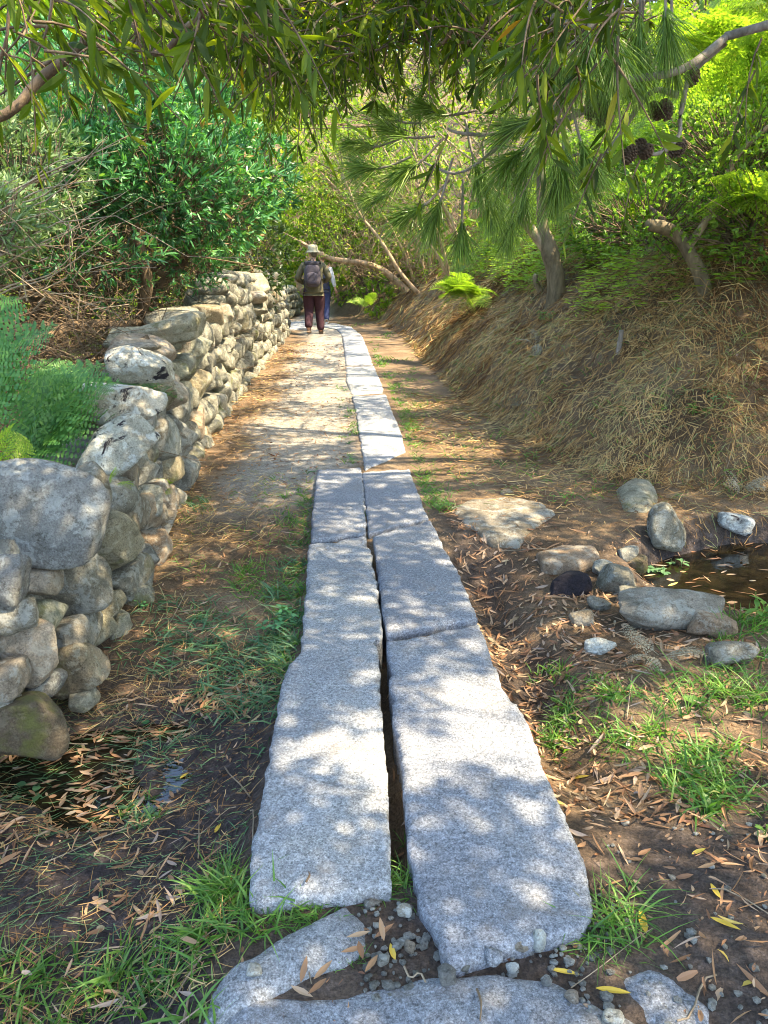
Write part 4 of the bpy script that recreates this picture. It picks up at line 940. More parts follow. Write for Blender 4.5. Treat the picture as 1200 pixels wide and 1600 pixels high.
# thin-stemmed trees arching off the bank over the bend
AR = [('slender tree whose long low limb reaches left behind the hat of the walker', (1.2, 17.0), [[(640, 452, 17), (600, 425, 16.8), (560, 408, 16.6), (515, 403, 16.5), (470, 378, 16.6)]], [.09, .08, .075, .06, .04], (0, 0)),
      ('slender tree with a reddish curved stem sweeping up left over the path', (1.0, 14.0), [[(600, 430, 14), (560, 405, 14), (520, 360, 14), (508, 330, 14), (480, 290, 14)], [(660, 455, 14), (620, 420, 14), (590, 370, 14), (560, 330, 14), (520, 240, 14)]], [.05, .045, .04, .03, .02], (0, 0)),
      ('pair of crossing thin trunks in the sunlit tangle above the bend', (1.6, 12.6), [[(640, 420, 12.6), (612, 370, 12.6), (580, 310, 12.6), (548, 240, 12.6)], [(660, 415, 12.4), (640, 360, 12.4), (600, 300, 12.4), (590, 200, 12.4)]], [.05, .04, .03, .02], (0, 0)),
      ('leaning bare trunk group at the top of the bank left of the pine tufts', (2.0, 11.6), [[(735, 385, 11.5), (710, 350, 11.5), (680, 300, 11.5), (640, 230, 11.5)], [(700, 400, 11.5), (670, 345, 11.5), (655, 290, 11.5), (650, 200, 11.5)], [(725, 380, 11.5), (700, 340, 11.6), (700, 290, 11.6)]], [.06, .05, .04, .025], (0, 0)),
      ('dark leaning stems low on the bank right of the walkers', (0.9, 18.0), [[(585, 440, 18), (560, 410, 18), (540, 395, 18), (520, 370, 18)], [(570, 450, 18), (560, 415, 18), (556, 380, 18)]], [.07, .06, .05, .03], (0, 0))]
for k, (lb_, (bx, by), paths, rad, _) in enumerate(AR):
    t = empty('slender_tree', (bx, by, Z0(bx, by)), lb_, 'tree', 'slender trees leaning from the bank over the bend'); gw = Geo(); gl = Geo(); ends = []
    for q, pth in enumerate(paths):
        P0 = hit(pth[0][0], pth[0][1]); dsh = P0[1] - pth[0][2]; scl = P0[1]/pth[0][2]
        c = [P0 - [0, 0, .12]] + [aty(p[0], p[1], p[2]+dsh) for p in pth[1:]]; rr = [v*min(1, scl) for v in rad]
        if q == 0: t.location = P0; bx, by = P0[0], P0[1]
        rr = (rr + [rad[-1]]*4)[:len(c)]
        p, r = smooth_path(c, rr, 22, .06, k*7+q); g1 = Geo(); tubes(g1, p[None], r[None], 7, np.array([.6])); g1.obj('stem', M['bark_tan'], t, True); ends.append(p)
        for z in range(7):
            s = p[rng.integers(6, len(p))]; e = s + np.array([rng.uniform(-.9, .3), rng.uniform(-.5, .5), rng.uniform(.3, 1.1)])
            pp, r2 = smooth_path([s, (s+e)/2+rng.normal(0, .08, 3), e], [.018, .012, .004], 8); tubes(gw, pp[None], r2[None], 5); ends.append(pp)
    for z in range(5):
        b0 = paths[0][0]; bx0 = b0[0]+rng.uniform(-45, 90); by0 = b0[1]+rng.uniform(-25, 10) - max(0, (bx0-600))*.12; Pb = hit(bx0, by0); yy0 = Pb[1]; lean = rng.uniform(40, 150); top_ = rng.uniform(110, 240)
        c = [Pb-[0, 0, .1]] + [aty(bx0-lean*f**1.4, by0-top_*f, yy0-.4*f) for f in (.3, .65, 1)]
        p, r = smooth_path(c, [.045, .036, .026, .012], 20, .10, 50+k*9+z); g1 = Geo(); tubes(g1, p[None], r[None], 6, np.array([.8])); g1.obj('stem', M['bark_tan'], t, True); ends.append(p[8:])
    E = np.vstack(ends); E = E[rng.integers(len(E), size=240)] + rng.normal(0, .38, (240, 3)) + [0, 0, .55]
    gl_k = 9; m = len(E)*gl_k
    ribbons(gl, np.repeat(E, gl_k, 0)+rng.normal(0, .07, (m, 3)), rdir(m), rng.uniform(.06, .12, m), rng.uniform(.02, .04, m), LEAF4)
    gw.obj('side_branches', M['bark'], t, True); gl.obj('foliage', M['leaf_bright'], t)
    t2 = Geo(); twigs(t2, 240, (bx-1.6, by-.8, 1.0), (bx+.6, by+.8, 3.2), .9, .008, upbias=.5); t2.obj('twigs', M['bark_tan'], t, True)

# cut, forked trunk on the bank
P = hit(868, 470); sd = P[1]
t = empty('cut_forked_trunk', P, 'lopped tree trunk forking into a pale sawn stub and an upright limb on the bank', 'tree trunk')
g = Geo(); limb(g, [P-[0, 0, .15], aty(868, 440, sd), aty(862, 405, sd), aty(852, 372, sd), aty(848, 350, sd), aty(846, 290, sd), aty(842, 225, sd)], [.13, .105, .10, .085, .06, .055, .04], 24, 12, .01, 3); g.obj('trunk', M['bark'], t, True)
g = Geo(); limb(g, [aty(860, 395, sd), aty(838, 368, sd), aty(812, 338, sd-.1)], [.085, .065, .055], 12, 10, .01, 5); g.obj('sawn_limb', M['twig_pale'], t, True)
P2 = hit(1108, 452); s2 = P2[1]
t = empty('cut_leaning_trunk', P2, 'brown lopped trunk leaning left out of the leafy bank at the right', 'tree trunk')
g = Geo(); limb(g, [P2-[0, 0, .1], aty(1092, 425, s2), aty(1072, 388, s2), aty(1048, 360, s2), aty(1014, 350, s2-.1)], [.06, .055, .052, .05, .045], 18, 10, .01, 6); g.obj('trunk', M['bark'], t, True)
g = Geo(); limb(g, [aty(1075, 390, s2), aty(1110, 330, s2), aty(1150, 250, s2), aty(1210, 190, s2)], [.035, .03, .025, .02], 14, 7, .02, 8); g.obj('branch', M['bark'], t, True)
P3 = hit(965, 552); t = empty('stub', P3, 'short pale sawn stub standing up in the dry grass of the bank', 'stump'); g = Geo()
limb(g, [P3-[0, 0, .05], P3+[.01, 0, .1], P3+[.01, -.01, .19]], [.024, .022, .02], 8, 8, .004, 2); g.obj('stem', M['bark_grey'], t, True)
P3 = hit(848, 455); t = empty('stub', P3, 'thin brown cut stem left of the foot of the forked trunk', 'stump'); g = Geo()
limb(g, [P3-[0, 0, .05], P3+[-.1, 0, .12], aty(838, 428, P3[1])], [.04, .035, .03], 8, 8, .004, 2); g.obj('stem', M['bark'], t, True)

# ------------------------------------------------------------------ ferns
def frond_mesh(mat, L=.8, pairs=15, wid=.22, lobes=8, droop=.5, name='frond'):
    g = Geo(); t = np.linspace(.16, 1, pairs); c = lambda s: np.array([0*s, L*s*(1-.12*s), L*(.55*s - droop*s*s)]).T
    tubes(g, c(np.linspace(0, 1, 10))[None], np.linspace(.004, .001, 10)[None], 4, np.array([.9]))
    for k, s in enumerate(t):
        p = c(np.array([s]))[0]; w = wid*L/.8*math.sin(min(1, (1-s)*1.15+.07)*math.pi*.5)**.8*(.65+.35*min(1, s*3))
        for sd in (-1, 1):
            d = unit(np.array([sd, .45, -.10+.06*rng.normal()])); u = np.linspace(.06, 1, lobes)
            B = p + d*w*u[:, None] + [0, 0, -.05*w]*np.ones((lobes, 1))*(u**2)[:, None]
            ln = min(w*.24, L*.84/pairs*.62)*np.sin(np.minimum(1, (1-u)+.18)*1.5)
            ribbons(g, np.array([p]), np.array([d]), w, w*.035, [(0, 1), (1, 0)], side=np.array([[0, 0, 1.0]]))
            f = unit(np.array([-.45*sd, 1, 0]))
            for s2 in (-1, 1):
                Dp = unit(np.tile(f*s2 + d*.35, (lobes, 1)) + .07*rng.normal(size=(lobes, 3)))
                ribbons(g, B, Dp, ln*1.1, w/lobes*.78, [(0, .9), (.6, .85), (1, 0)], side=np.tile([[0, 0, 1.0]], (lobes, 1))+.2*rng.normal(size=(lobes, 3)), rnd=np.clip(.5+.2*rng.normal(size=lobes), 0, 1))
    return g.mesh(name, mat)
FR = {k: [frond_mesh(M[k], .8, 13, w, 9, dr) for w, dr in ((.28, .5), (.32, .75))] for k in ('fern', 'fern_bright')}
FR['fern_dry'] = [frond_mesh(M['fern_dry'], .8, 11, .16, 4, .35), frond_mesh(M['fern_dry'], .8, 11, .2, 4, .6)]
def fern(label, P, n=7, s=1.0, mat='fern', up=.45, az=None, spreadaz=math.pi, name='fern', grp=None, cat='fern'):
    t = empty(name, P, label, cat, grp)
    for k in range(n):
        a = rng.uniform(0, 2*math.pi) if az is None else az + rng.uniform(-spreadaz, spreadaz)
        o = link('frond', FR[mat][k % 2], t); o.rotation_euler = (rng.normal(up, .34), rng.normal(0, .4), a); sc = s*rng.uniform(.75, 1.15); o.scale = (sc, sc, sc)
        o.location = (rng.normal(0, .03), rng.normal(0, .03), 0)
    return t
def fern_at(label, px, py, d, **kw): return fern(label, aty(px, py, d), **kw)
fern_at('lush green fern behind the wall with fronds reaching the left edge', 40, 740, 3.6, n=9, s=.85, up=1.05, az=0, spreadaz=1.1)
fern_at('second green fern behind the wall, between the boulder and the pale flat capstone', 120, 690, 4.3, n=8, s=.65, up=1.0, az=0, spreadaz=1.2)
fern_at('tall fern at the very left edge above the largest boulder', -50, 690, 3.3, n=6, s=.9, up=1.1, az=-.2, spreadaz=.9)
fern_at('low dark fern tucked under the pale capstone', 150, 640, 4.8, n=7, s=.6, up=.4)
fern_at('pale fern frond cluster at the left edge just above the big boulder', -30, 760, 2.9, n=6, s=.42, up=.6, mat='fern_bright')
fern_at('small fern growing from the wall joints above the sunlit lower stones', 222, 778, 4.3, n=8, s=.26, up=.2, az=-1.2, mat='fern_bright')
fern_at('small fern on top of the wall beside the large left boulder', 178, 752, 3.3, n=6, s=.16, up=.3, mat='fern_bright')
P = hit(722, 505); fern('glowing yellow-green fern clump alone halfway up the bank', P + [0, -.05, .38], n=30, s=.66, mat='fern_bright', up=.3, az=math.pi, spreadaz=2.0)
P = hit(1020, 1042); fern('withered grey-green fern lying in front of the pool boulders', P + [0, 0, .05], n=6, s=.24, mat='fern_dry', up=.05)
P = hit(1165, 770); fern('dry brown bracken fronds at the foot of the bank above the pool', P, n=6, s=.3, mat='fern_dry', up=-.05)
P = hit(800, 640); fern('withered fern fronds lying on the middle of the bank', P+[0, 0, .05], n=7, s=.4, mat='fern_dry', up=-.1)
P = hit(838, 545); fern('pale dead fern on the bank below the forked trunk', P+[0, 0, .05], n=5, s=.4, mat='fern_dry', up=.1)
fl = [(925, 330, 'fern with backlit yellow fronds just right of the forked trunk'), (1000, 400, 'fern under the brown leaning trunk'), (1060, 300, 'fern above the leaning trunk in the leafy bank'),
      (1180, 330, 'fern at the right edge level with the leaning trunk'), (1120, 260, 'bright fern behind the thin diagonal branch'), (1000, 300, 'fern below the hanging pine cones'), (1180, 240, 'broad bright fern at the right edge above the diagonal branch'),
      (1090, 210, 'sunlit fern between the cones and the right edge'), (1150, 180, 'sunlit fern with layered fronds high at the right'), (1190, 130, 'tall bright fern at the right edge near the top'), (1120, 140, 'bright fern behind the pine twigs at the upper right'),
      (1170, 70, 'topmost bright fern in the upper right corner'), (1080, 90, 'bright fern peeping past the pine needles at the top'), (1190, 20, 'fern filling the extreme upper right corner'), (950, 290, 'yellow-green fern between forked trunk and pine cones'), (1140, 400, 'fern right of the foot of the leaning trunk'),
      (760, 400, 'russet and green fern below the leftmost pine tufts'), (575, 478, 'small fern beside the path near the walkers')]
for k, (px, py, lb_) in enumerate(fl):
    P = hit(px, py)
    if P[1] > 20 or py < 200:
        P = aty(px, py, 7.5 + (k % 4)*.9)
    far = px < 800
    if not far and 230 < py < 420: P = P + np.array([-.15, -.25, .30])
    fern(lb_, P, n=12, s=(.75 if not far else .24) * (1.25 if py < 260 else 1), mat='fern_bright' if (py < 340 or k % 2) else 'fern', up=.55, az=math.pi, spreadaz=1.9, grp='ferns on the bank')
    if py < 230: 
        zz = Z0(P[0], P[1]+.0)
# more bracken behind, as an uncounted mass on the upper bank
g = Geo()
N = 34000; x = rng.uniform(1.2, 9, N); y = rng.uniform(5.5, 18, N); d = toe_dist(x, y); k_ = (d > 1.35+.3*vnoise(x*1.5, y*1.5, 0, 113)) & (d < 7.5); x, y = x[k_], y[k_]
hh = rng.uniform(.05, 1.2, len(x)) * (.7+.6*fbm(x*1.1, y*1.1, 0, 3, 111)) * (.5+.5*sstep(1.4, 2.6, toe_dist(x, y))); P = np.stack([x, y, H(x, y)+hh], 1)
kk = 5; m = len(P)*kk; ax = unit(np.c_[rng.normal(-.8, .6, len(P)), rng.normal(-.5, .6, len(P)), rng.normal(-.1, .3, len(P))])
off = np.repeat(ax, kk, 0)*np.tile(np.linspace(0, .16, kk), len(P))[:, None]
ribbons(g, np.repeat(P, kk, 0)+off, np.repeat(ax, kk, 0)*.3+unit(np.cross(np.repeat(ax, kk, 0), [0, 0, 1.0]))*rng.choice([-1, 1], (m, 1)), rng.uniform(.05, .10, m), rng.uniform(.015, .025, m), LEAF4, side=np.tile([[0, 0, 1.0]], (m, 1))+.35*rng.normal(size=(m, 3)), rnd=np.repeat(np.clip(.5+.6*fbm(P[:, 0], P[:, 1], P[:, 2], 3, 112), 0, 1), kk))
o = g.obj('bracken', M['fern_bright']); tag(o, 'mass of bracken covering the upper bank', kind='stuff')
# small-leaved bush at the right
P = hit(1120, 430)
shrub('small_leaved_shrub', 'bushy small-leaved green shrub filling the right edge above the dry grass', 'shrub', P, [((P[0]+.35, P[1]-.1, P[2]+.55), (.75, .6, .55)), ((P[0]-.55, P[1]+.2, P[2]+.5), (.7, .5, .35)), ((P[0]+.8, P[1]-.5, P[2]+.15), (.6, .5, .6)), ((P[0]+.2, P[1]+.3, P[2]+1.0), (.8, .6, .4))], 2700, 7, .038, .018, 'leaf_small', thin=.1, inner=.5)
P = hit(960, 400)
shrub('small_leaved_shrub', 'low leafy shrub between the forked trunk and the leaning trunk', 'shrub', P, [((P[0], P[1]+.1, P[2]+.35), (.6, .5, .4)), ((P[0]+.5, P[1]+.1, P[2]+.2), (.5, .5, .3)), ((P[0]-.3, P[1]+.5, P[2]+.8), (.5, .5, .5))], 2000, 7, .038, .018, 'leaf_small', thin=.15, inner=.5)

# far wood closing every gap: uncounted distant crowns on all sides
g = Geo(); N = 0
cs = []
for k in range(170):
    a = rng.uniform(-75, 80); dd = rng.uniform(17, 46); x = dd*math.sin(math.radians(a)); y = dd*math.cos(math.radians(a))
    if x > 0 and y < 13: continue
    if abs(x+1) < 3.2 and y < 25: continue
    if -6 < x < 2 and y < 22: continue
    cs.append((x, y, Z0(x, y)+rng.uniform(.5, 1)*min(9.0, dd*.33), rng.uniform(1.6, 3.2)))
for x, y, z, r in cs:
    m = int(620*min(1.3, 22/ y if y > 8 else 1.3)); d = rdir(m); q = rng.uniform(.55, 1.05, m)
    P = np.array([x, y, z]) + d*r*q[:, None]*[1, 1, 1.15]
    tone = np.clip(.5+.5*fbm(P[:, 0]*.8, P[:, 1]*.8, P[:, 2]*.8, 3, 121)+.15*rng.normal(size=m), 0, 1)
    ribbons(g, P, rdir(m), rng.uniform(.2, .42, m), rng.uniform(.09, .18, m), LEAF4, rnd=tone)
m = 30000; x = rng.uniform(-30, 32, m); y = rng.uniform(15, 45, m); k_ = ((toe_dist(x, y) > 1.0) | (x < -5)) ; x, y = x[k_], y[k_]
P = np.stack([x, y, H(x, y)+rng.uniform(0, 3.2, len(x))*(.6+.8*fbm(x*.4, y*.4, 0, 3, 122))], 1)
ribbons(g, P, rdir(len(x)), rng.uniform(.18, .36, len(x)), rng.uniform(.08, .15, len(x)), LEAF4)
m = 16000; x = rng.uniform(-16, -4.0, m); y = rng.uniform(4, 18, m); P = np.stack([x, y, H(x, y)+rng.uniform(0, 1, m)**1.3*np.interp(-x, [4, 9], [1.2, 7])], 1)
ribbons(g, P, rdir(m), rng.uniform(.12, .28, m), rng.uniform(.05, .10, m), LEAF4)
o = g.obj('far_wood', M['leaf_bright']); tag(o, 'distant sunlit trees and scrub closing the view', kind='stuff')

# ------------------------------------------------------------------ dead straw and needles over the bank
def in_slab(x, y, m=0.0):
    # rough footprint of the paving in the ground plane, to keep loose stuff off it
    l = np.interp(y, [1.4, 1.9, 2.6, 3.3, 4.2, 5.7, 5.75, 7.0, 9.7, 13, 16.8], [-.34, -.36, -.36, -.37, -.42, -.50, -.17, -.24, -.42, -.66, -.90])
    r = redge(y)
    return (x > l-m) & (x < r+m) & (y > np.where(x < .03, 1.53, np.interp(x, [.03, .1, .45], [1.53, 1.38, 1.46]))-m) & (y < 17)
g = Geo()
def straw(n, x0, x1, y0, y1, dmin, dmax, L, W, lift, dens=None, down=.3):
    x = rng.uniform(x0, x1, n); y = y0 + (y1-y0)*rng.random(n)**1.5; d = toe_dist(x, y)
    k = (d > dmin) & (d < dmax) & ~in_slab(x, y, .03); 
    if dens is not None: k &= dens(x, y, d) > rng.random(n)
    k &= np.hypot((x-2.55)/1.0, (y-3.9)/.58) > 1
    x, y, d = x[k], y[k], d[k]; n = len(x)
    hx, hy = grad(x, y); base = np.arctan2(-hy, -hx); a = np.where(rng.random(n) < down, base + rng.normal(0, .75, n), rng.uniform(0, 2*np.pi, n))
    dist = np.hypot(x, y)
    tone = np.clip(.38 + .9*fbm(x*1.8, y*1.8, 0, 4, 131, .65) + .25*rng.normal(size=n), 0, .97)
    tone = np.where(rng.random(n) < .04+.10*(vnoise(x*1.3, y*1.3, 0, 132) > .2), .93, tone)
    lay(g, x, y, rng.uniform(.5, 1.3, n)*L, W*np.clip(dist/5, .7, 2.2)*rng.uniform(.6, 1.4, n), STRAW, lift, tone, .012, a, .6)
straw(110000, 0.2, 6.5, 4.1, 14, .12, 4.5, .11, .0036, .16, lambda x, y, d: .35+1.2*sstep(-.35, .15, fbm(x*2.2, y*2.2, 0, 4, 133, .6)))
straw(15000, 0.2, 6.0, 4.2, 12, .25, 3.2, .24, .004, .34, lambda x, y, d: .2+1.4*sstep(-.1, .3, fbm(x*1.6, y*1.6, 0, 4, 134, .6)))
straw(16000, -2, 4, 12, 22, .1, 4, .3, .006, .2)
straw(16000, .25, 2.6, 2.4, 9, -1.6, .25, .10, .0035, .12, lambda x, y, d: sstep(-1.3, 0, d)*.9)
straw(50000, 0.2, 6.0, 4.2, 12, .1, 3.6, .055, .0028, .12)
straw(7000, -2.2, -.3, 4.2, 15, -9, .0, .08, .0032, .08, lambda x, y, d: sstep(.9, .1, x-wallx(y))*.9)
straw(3000, -2.2, -.2, 2.6, 5.5, -9, .0, .08, .0028, .12)
straw(2500, -1.5, -.35, 1.3, 2.9, -9, 0, .06, .0025, .08)
o = g.obj('dead_grass', M['straw']); tag(o, 'dry mown grass, bracken stalks and needles lying over the bank and verges', kind='stuff')
# taller standing stalks at the right
g = Geo(); n = 1500; x = rng.uniform(2.2, 4.5, n); y = rng.uniform(4.9, 7.5, n); k = (toe_dist(x, y) > .35); x, y = x[k], y[k]; n = len(x)
ribbons(g, np.stack([x, y, H(x, y)], 1), unit(np.c_[rng.normal(-.35, .45, n), rng.normal(-.3, .4, n), np.full(n, .8)]), rng.uniform(.2, .55, n), rng.uniform(.003, .006, n), STRAW, np.c_[rng.normal(0, .3, (n, 2)), np.full(n, -.45)])
o = g.obj('dry_stalks', M['straw']); tag(o, 'standing dry stalks at the right of the bank', kind='stuff')

# ------------------------------------------------------------------ fallen leaves
g = Geo()
def litter(n, x0, x1, y0, y1, f, L=.062, W=.0135, lift=.12, tones=(0, 1), flatz=None, up=.006):
    x = rng.uniform(x0, x1, n); y = rng.uniform(y0, y1, n); k = (f(x, y) > rng.random(n)) & ~in_slab(x, y, .012); x, y = x[k], y[k]; n = len(x)
    tone = tones[0] + (tones[1]-tones[0])*np.clip(rng.random(n)+.2*fbm(x*3, y*3, 0, 2, 141), 0, 1)
    ln = rng.uniform(.5, 1.35, n)*L; wd = rng.uniform(.6, 1.3, n)*W
    if flatz is None:
        PR = [LANCE, [(0, .1), (.3, .55), (.65, .7), (1, 0)], [(0, .5), (.35, 1), (.7, .9), (1, .35)], LANCE]
        pick = rng.integers(0, 4, n)
        for q in range(4):
            m_ = pick == q; nn = int(m_.sum()); f = [1, 1.15, .6, .8][q]
            lay(g, x[m_], y[m_], ln[m_]*f, wd[m_]*(1 if q != 1 else .7), PR[q], lift, tone[m_], up, flat=.45, fold=.12 if q != 3 else .3, bend=(.25 if q != 3 else .6)*rng.normal(size=(nn, 3))*np.array([1, 1, .6]))
    else:
        a = rng.uniform(0, 2*np.pi, n); a = np.where(rng.random(n) < .5, rng.normal(.25, .5, n), a)
        ribbons(g, np.stack([x, y, np.full(n, flatz)+rng.uniform(0, .006, n)], 1), np.stack([np.cos(a), np.sin(a), rng.normal(0, .03, n)], 1), ln, wd, LANCE, .1*rng.normal(size=(n, 3))*[1, 1, .2], unit([0, 0, 1.0]+.2*rng.normal(size=(n, 3))), tone, .06)
pd1 = lambda x, y: np.hypot((x+.92)/.54, (y-2.30)/.36)
pd2 = lambda x, y: np.hypot((x-2.55)/1.2, (y-3.9)/.75)
litter(3600, -1.5, -.36, 1.2, 2.75, lambda x, y: (.45+.9*vnoise(x*3, y*3, 0, 149))*(pd1(x, y) > .9), L=.06, W=.012, tones=(.25, .96), up=.009)
litter(1300, -1.5, -.36, 1.45, 2.7, lambda x, y: 1.0*(pd1(x, y) < 1.05)*(.45+.9*vnoise(x*4, y*4, 0, 142)), L=.052, W=.011, flatz=-.219, tones=(.2, .95))
litter(1800, .4, 1.35, 1.85, 4.7, lambda x, y: np.exp(-((x-redge(y)-.25)/.35)**2)*.95, L=.07, W=.014, lift=.2, tones=(.1, .95))
litter(1900, .45, 1.9, 1.9, 3.6, lambda x, y: .55+.6*vnoise(x*2.5, y*2.5, 0, 143), L=.06, W=.013, lift=.15, tones=(.15, .95))
litter(620, .5, 1.5, 1.1, 2.0, lambda x, y: .5+.8*vnoise(x*4, y*4, 0, 144), L=.058, W=.013, lift=.12, tones=(.2, 1))
litter(260, 1.5, 3.4, 3.2, 4.6, lambda x, y: 1.0*(pd2(x, y) < .95), L=.07, W=.014, flatz=-.182, tones=(.2, 1))
litter(900, -1.4, -.35, 2.6, 5.2, lambda x, y: .5+.6*vnoise(x*3, y*3, 0, 145), L=.05, W=.01, tones=(0, .9))
litter(2600, -2.1, -.3, 4.5, 15, lambda x, y: .5+.9*fbm(x*2, y*2, 0, 3, 146), L=.055, W=.012, tones=(0, .85))
litter(7000, -1.6, 2.0, 1.1, 4.5, lambda x, y: .5+.8*fbm(x*2, y*2, 0, 3, 147), L=.022, W=.007, lift=.15, tones=(0, .8))
litter(5000, -2.1, 2.0, 3.5, 9, lambda x, y: .4+.9*fbm(x*2, y*2, 0, 3, 148), L=.03, W=.009, lift=.15, tones=(0, .8))
litter(60, .03, .07, 1.5, 4.2, lambda x, y: 1.0+0*x, L=.05)
litter(1100, .8, 5, 4.6, 9, lambda x, y: .6+0*x, L=.06, W=.012, lift=.2)
xs_ = rng.uniform(.0, .09, 130); ys_ = rng.uniform(1.55, 4.0, 130)
lay(g, xs_, ys_, rng.uniform(.03, .07, 130), rng.uniform(.008, .014, 130), LANCE, .3, None, -.03)
P = np.array([atz(*p, -.015) for p in [(570, 1478), (590, 1492), (560, 1470), (490, 1530), (510, 1528), (455, 1540), (600, 1470), (585, 1465), (470, 1535), (578, 1455)]])
ribbons(g, P, unit(np.c_[rng.normal(size=(10, 2)), np.full(10, .15)]), .06, .015, LANCE, None, np.tile([[0, 0, 1.0]], (10, 1)), rng.uniform(.3, .9, 10), .12)
o = g.obj('fallen_leaves', M['litter']); tag(o, 'narrow brown fallen leaves littering the mud and verges', kind='stuff')
# the few that stand out
M['yellow'] = leaf_mat('yellow', [(0, (.62, .42, .05)), (1, (.72, .52, .08))], .25, .5, (1.1, 1, .5))
BIG = [(1002, 1445, .075, .020, 1.55, 'big yellow fallen leaf lying lengthways beside the grass tuft right of the slab'), (1115, 1398, .055, .015, 1.7, 'small yellow leaf standing out on dark soil at the lower right'),
       (955, 1557, .07, .016, -.15, 'curved yellow leaf near the bottom edge, right of the gravel'), (1090, 1335, .05, .013, .5, 'dull yellow leaf above the small one on dark soil'), (905, 1218, .06, .014, .05, 'golden leaf lying level just beside the right slab edge'),
       (612, 1495, .05, .014, 1.9, 'yellow leaf upright in the gravel between the slab ends'), (1130, 1450, .065, .015, -.6, 'long yellow-brown leaf among litter at the lower right edge'), (880, 1525, .06, .013, -.3, 'yellow leaf lying beside the grass at the bottom front'),
       (340, 1300, .04, .013, 1.4, 'single yellow leaf on the dark mud left of the near slab'), (288, 1220, .04, .012, 1.1, 'small ochre leaf floating near the grass in the left seep')]
for px, py, L, W, a, lb_ in BIG:
    P = hit(px, py); gg = Geo(); hx, hy = grad(P[0], P[1])
    D = unit(np.array([[math.cos(a), math.sin(a), hx*math.cos(a)+hy*math.sin(a)+.1]])); z0 = max(P[2], -.215 if px < 400 else -9)+.012
    ribbons(gg, np.array([[P[0], P[1], z0]]) - D*L*.5, D, L, W, [(0, .08), (.1, .45), (.25, .85), (.5, 1), (.7, .8), (.88, .4), (1, 0)], np.array([[.1, 0, -.12]]), np.array([[0, 0, 1.0]]), None, .15)
    loc = (P[0], P[1], z0); tag(link('fallen_leaf', gg.mesh('fallen_leaf', M['yellow'], False, loc), None, loc), lb_, 'leaf')

# ------------------------------------------------------------------ grass
g = Geo(); gb = Geo()
def blades(g, x, y, L, W, lean=.35, droop=.5, azm=None, tone=None, z=None):
    n = len(x); a = rng.uniform(0, 2*np.pi, n) if azm is None else azm + rng.normal(0, .6, n); l = np.abs(rng.normal(lean, .25, n))
    D = unit(np.stack([np.cos(a)*l, np.sin(a)*l, np.ones(n)], 1)); bend = np.stack([np.cos(a)*droop*.7, np.sin(a)*droop*.7, -np.full(n, droop)*rng.uniform(.2, 1.1, n)], 1)
    zz = H(x, y) if z is None else z
    ribbons(g, np.stack([x, y, zz-.005], 1), D, L, W, GRASS, bend, None, tone, .1)
def tuft(g, px, py, n, spread, L, W=.006, lean=.5, droop=.5, az=None, z=None):
    P = hit(px, py) if z is None else atz(px, py, z)
    x = P[0] + rng.normal(0, spread, n); y = P[1] + rng.normal(0, spread, n)
    ks = ~in_slab(x, y, -.004) | ((np.abs(x-.02) < .06) & (y < 2.4)) | ((np.abs(x+.12) < .05) & (y > 4.2)); x, y = x[ks], y[ks]; n = len(x)
    if n == 0: return
    tone = np.clip(rng.random(n)*.9 + (rng.random(n) > .93)*.2, 0, 1)
    blades(g, x, y, rng.uniform(.5, 1.2, n)*L, W*rng.uniform(.6, 1.3, n), lean, droop, az, tone, None if z is None else np.full(n, z))
def patch(g, px0, px1, py0, py1, n, per, spread, L, W=.006, lean=.5, droop=.5, az=None):
    for _ in range(n): tuft(g, rng.uniform(px0, px1), rng.uniform(py0, py1), per, spread, L, W, lean, droop, az)
patch(g, 850, 1040, 1075, 1170, 34, 14, .025, .10, .006, .6, .6); patch(g, 1030, 1200, 1040, 1120, 22, 14, .03, .13, .006, .6, .6)
patch(g, 1040, 1200, 1170, 1270, 30, 14, .03, .11, .007, .6, .6); patch(g, 860, 990, 1180, 1200, 4, 8, .02, .05)
patch(g, 1130, 1210, 960, 1040, 10, 12, .03, .15, .007); patch(g, 900, 1000, 1390, 1490, 16, 12, .02, .11, .005, .8, .7); patch(g, 860, 950, 1460, 1500, 7, 12, .02, .06, .003, .8, .6)
patch(g, -20, 330, 1500, 1640, 34, 11, .025, .10, .007, .5, .7); patch(g, 290, 470, 1380, 1470, 26, 16, .02, .12, .006, .6, .6); patch(g, 200, 340, 1450, 1560, 12, 10, .025, .08, .006)
patch(g, 380, 520, 1400, 1440, 20, 14, .018, .06, .004, .8, .6); patch(g, 540, 650, 1378, 1412, 12, 14, .012, .05, .0035, .8, .6); patch(g, 612, 642, 1320, 1390, 7, 10, .007, .07, .005, .5, .5)
patch(g, 500, 560, 1490, 1520, 7, 16, .01, .035, .0025, .8, .4); patch(g, 430, 492, 770, 850, 16, 12, .03, .09, .005, .6, .5); patch(g, 300, 470, 760, 960, 30, 8, .04, .06, .005, .8, .5); patch(g, 370, 470, 880, 940, 24, 10, .035, .09, .006, .7, .5)
patch(g, 398, 440, 730, 760, 4, 10, .03, .05, .005); patch(g, 548, 568, 640, 715, 8, 12, .03, .07, .006); patch(g, 562, 582, 735, 815, 10, 8, .01, .03, .006, .8, .3)
patch(g, 604, 655, 560, 705, 44, 16, .06, .07, .007, .7, .4); patch(g, 575, 610, 520, 570, 16, 14, .08, .08, .012, .7, .4); patch(g, 480, 570, 505, 512, 6, 14, .1, .06, .014)
patch(g, 670, 710, 770, 800, 7, 12, .03, .08, .006); patch(g, 690, 860, 560, 720, 26, 8, .07, .09, .006, .6, .5); patch(g, 380, 470, 560, 720, 0, 8, .05, .04)
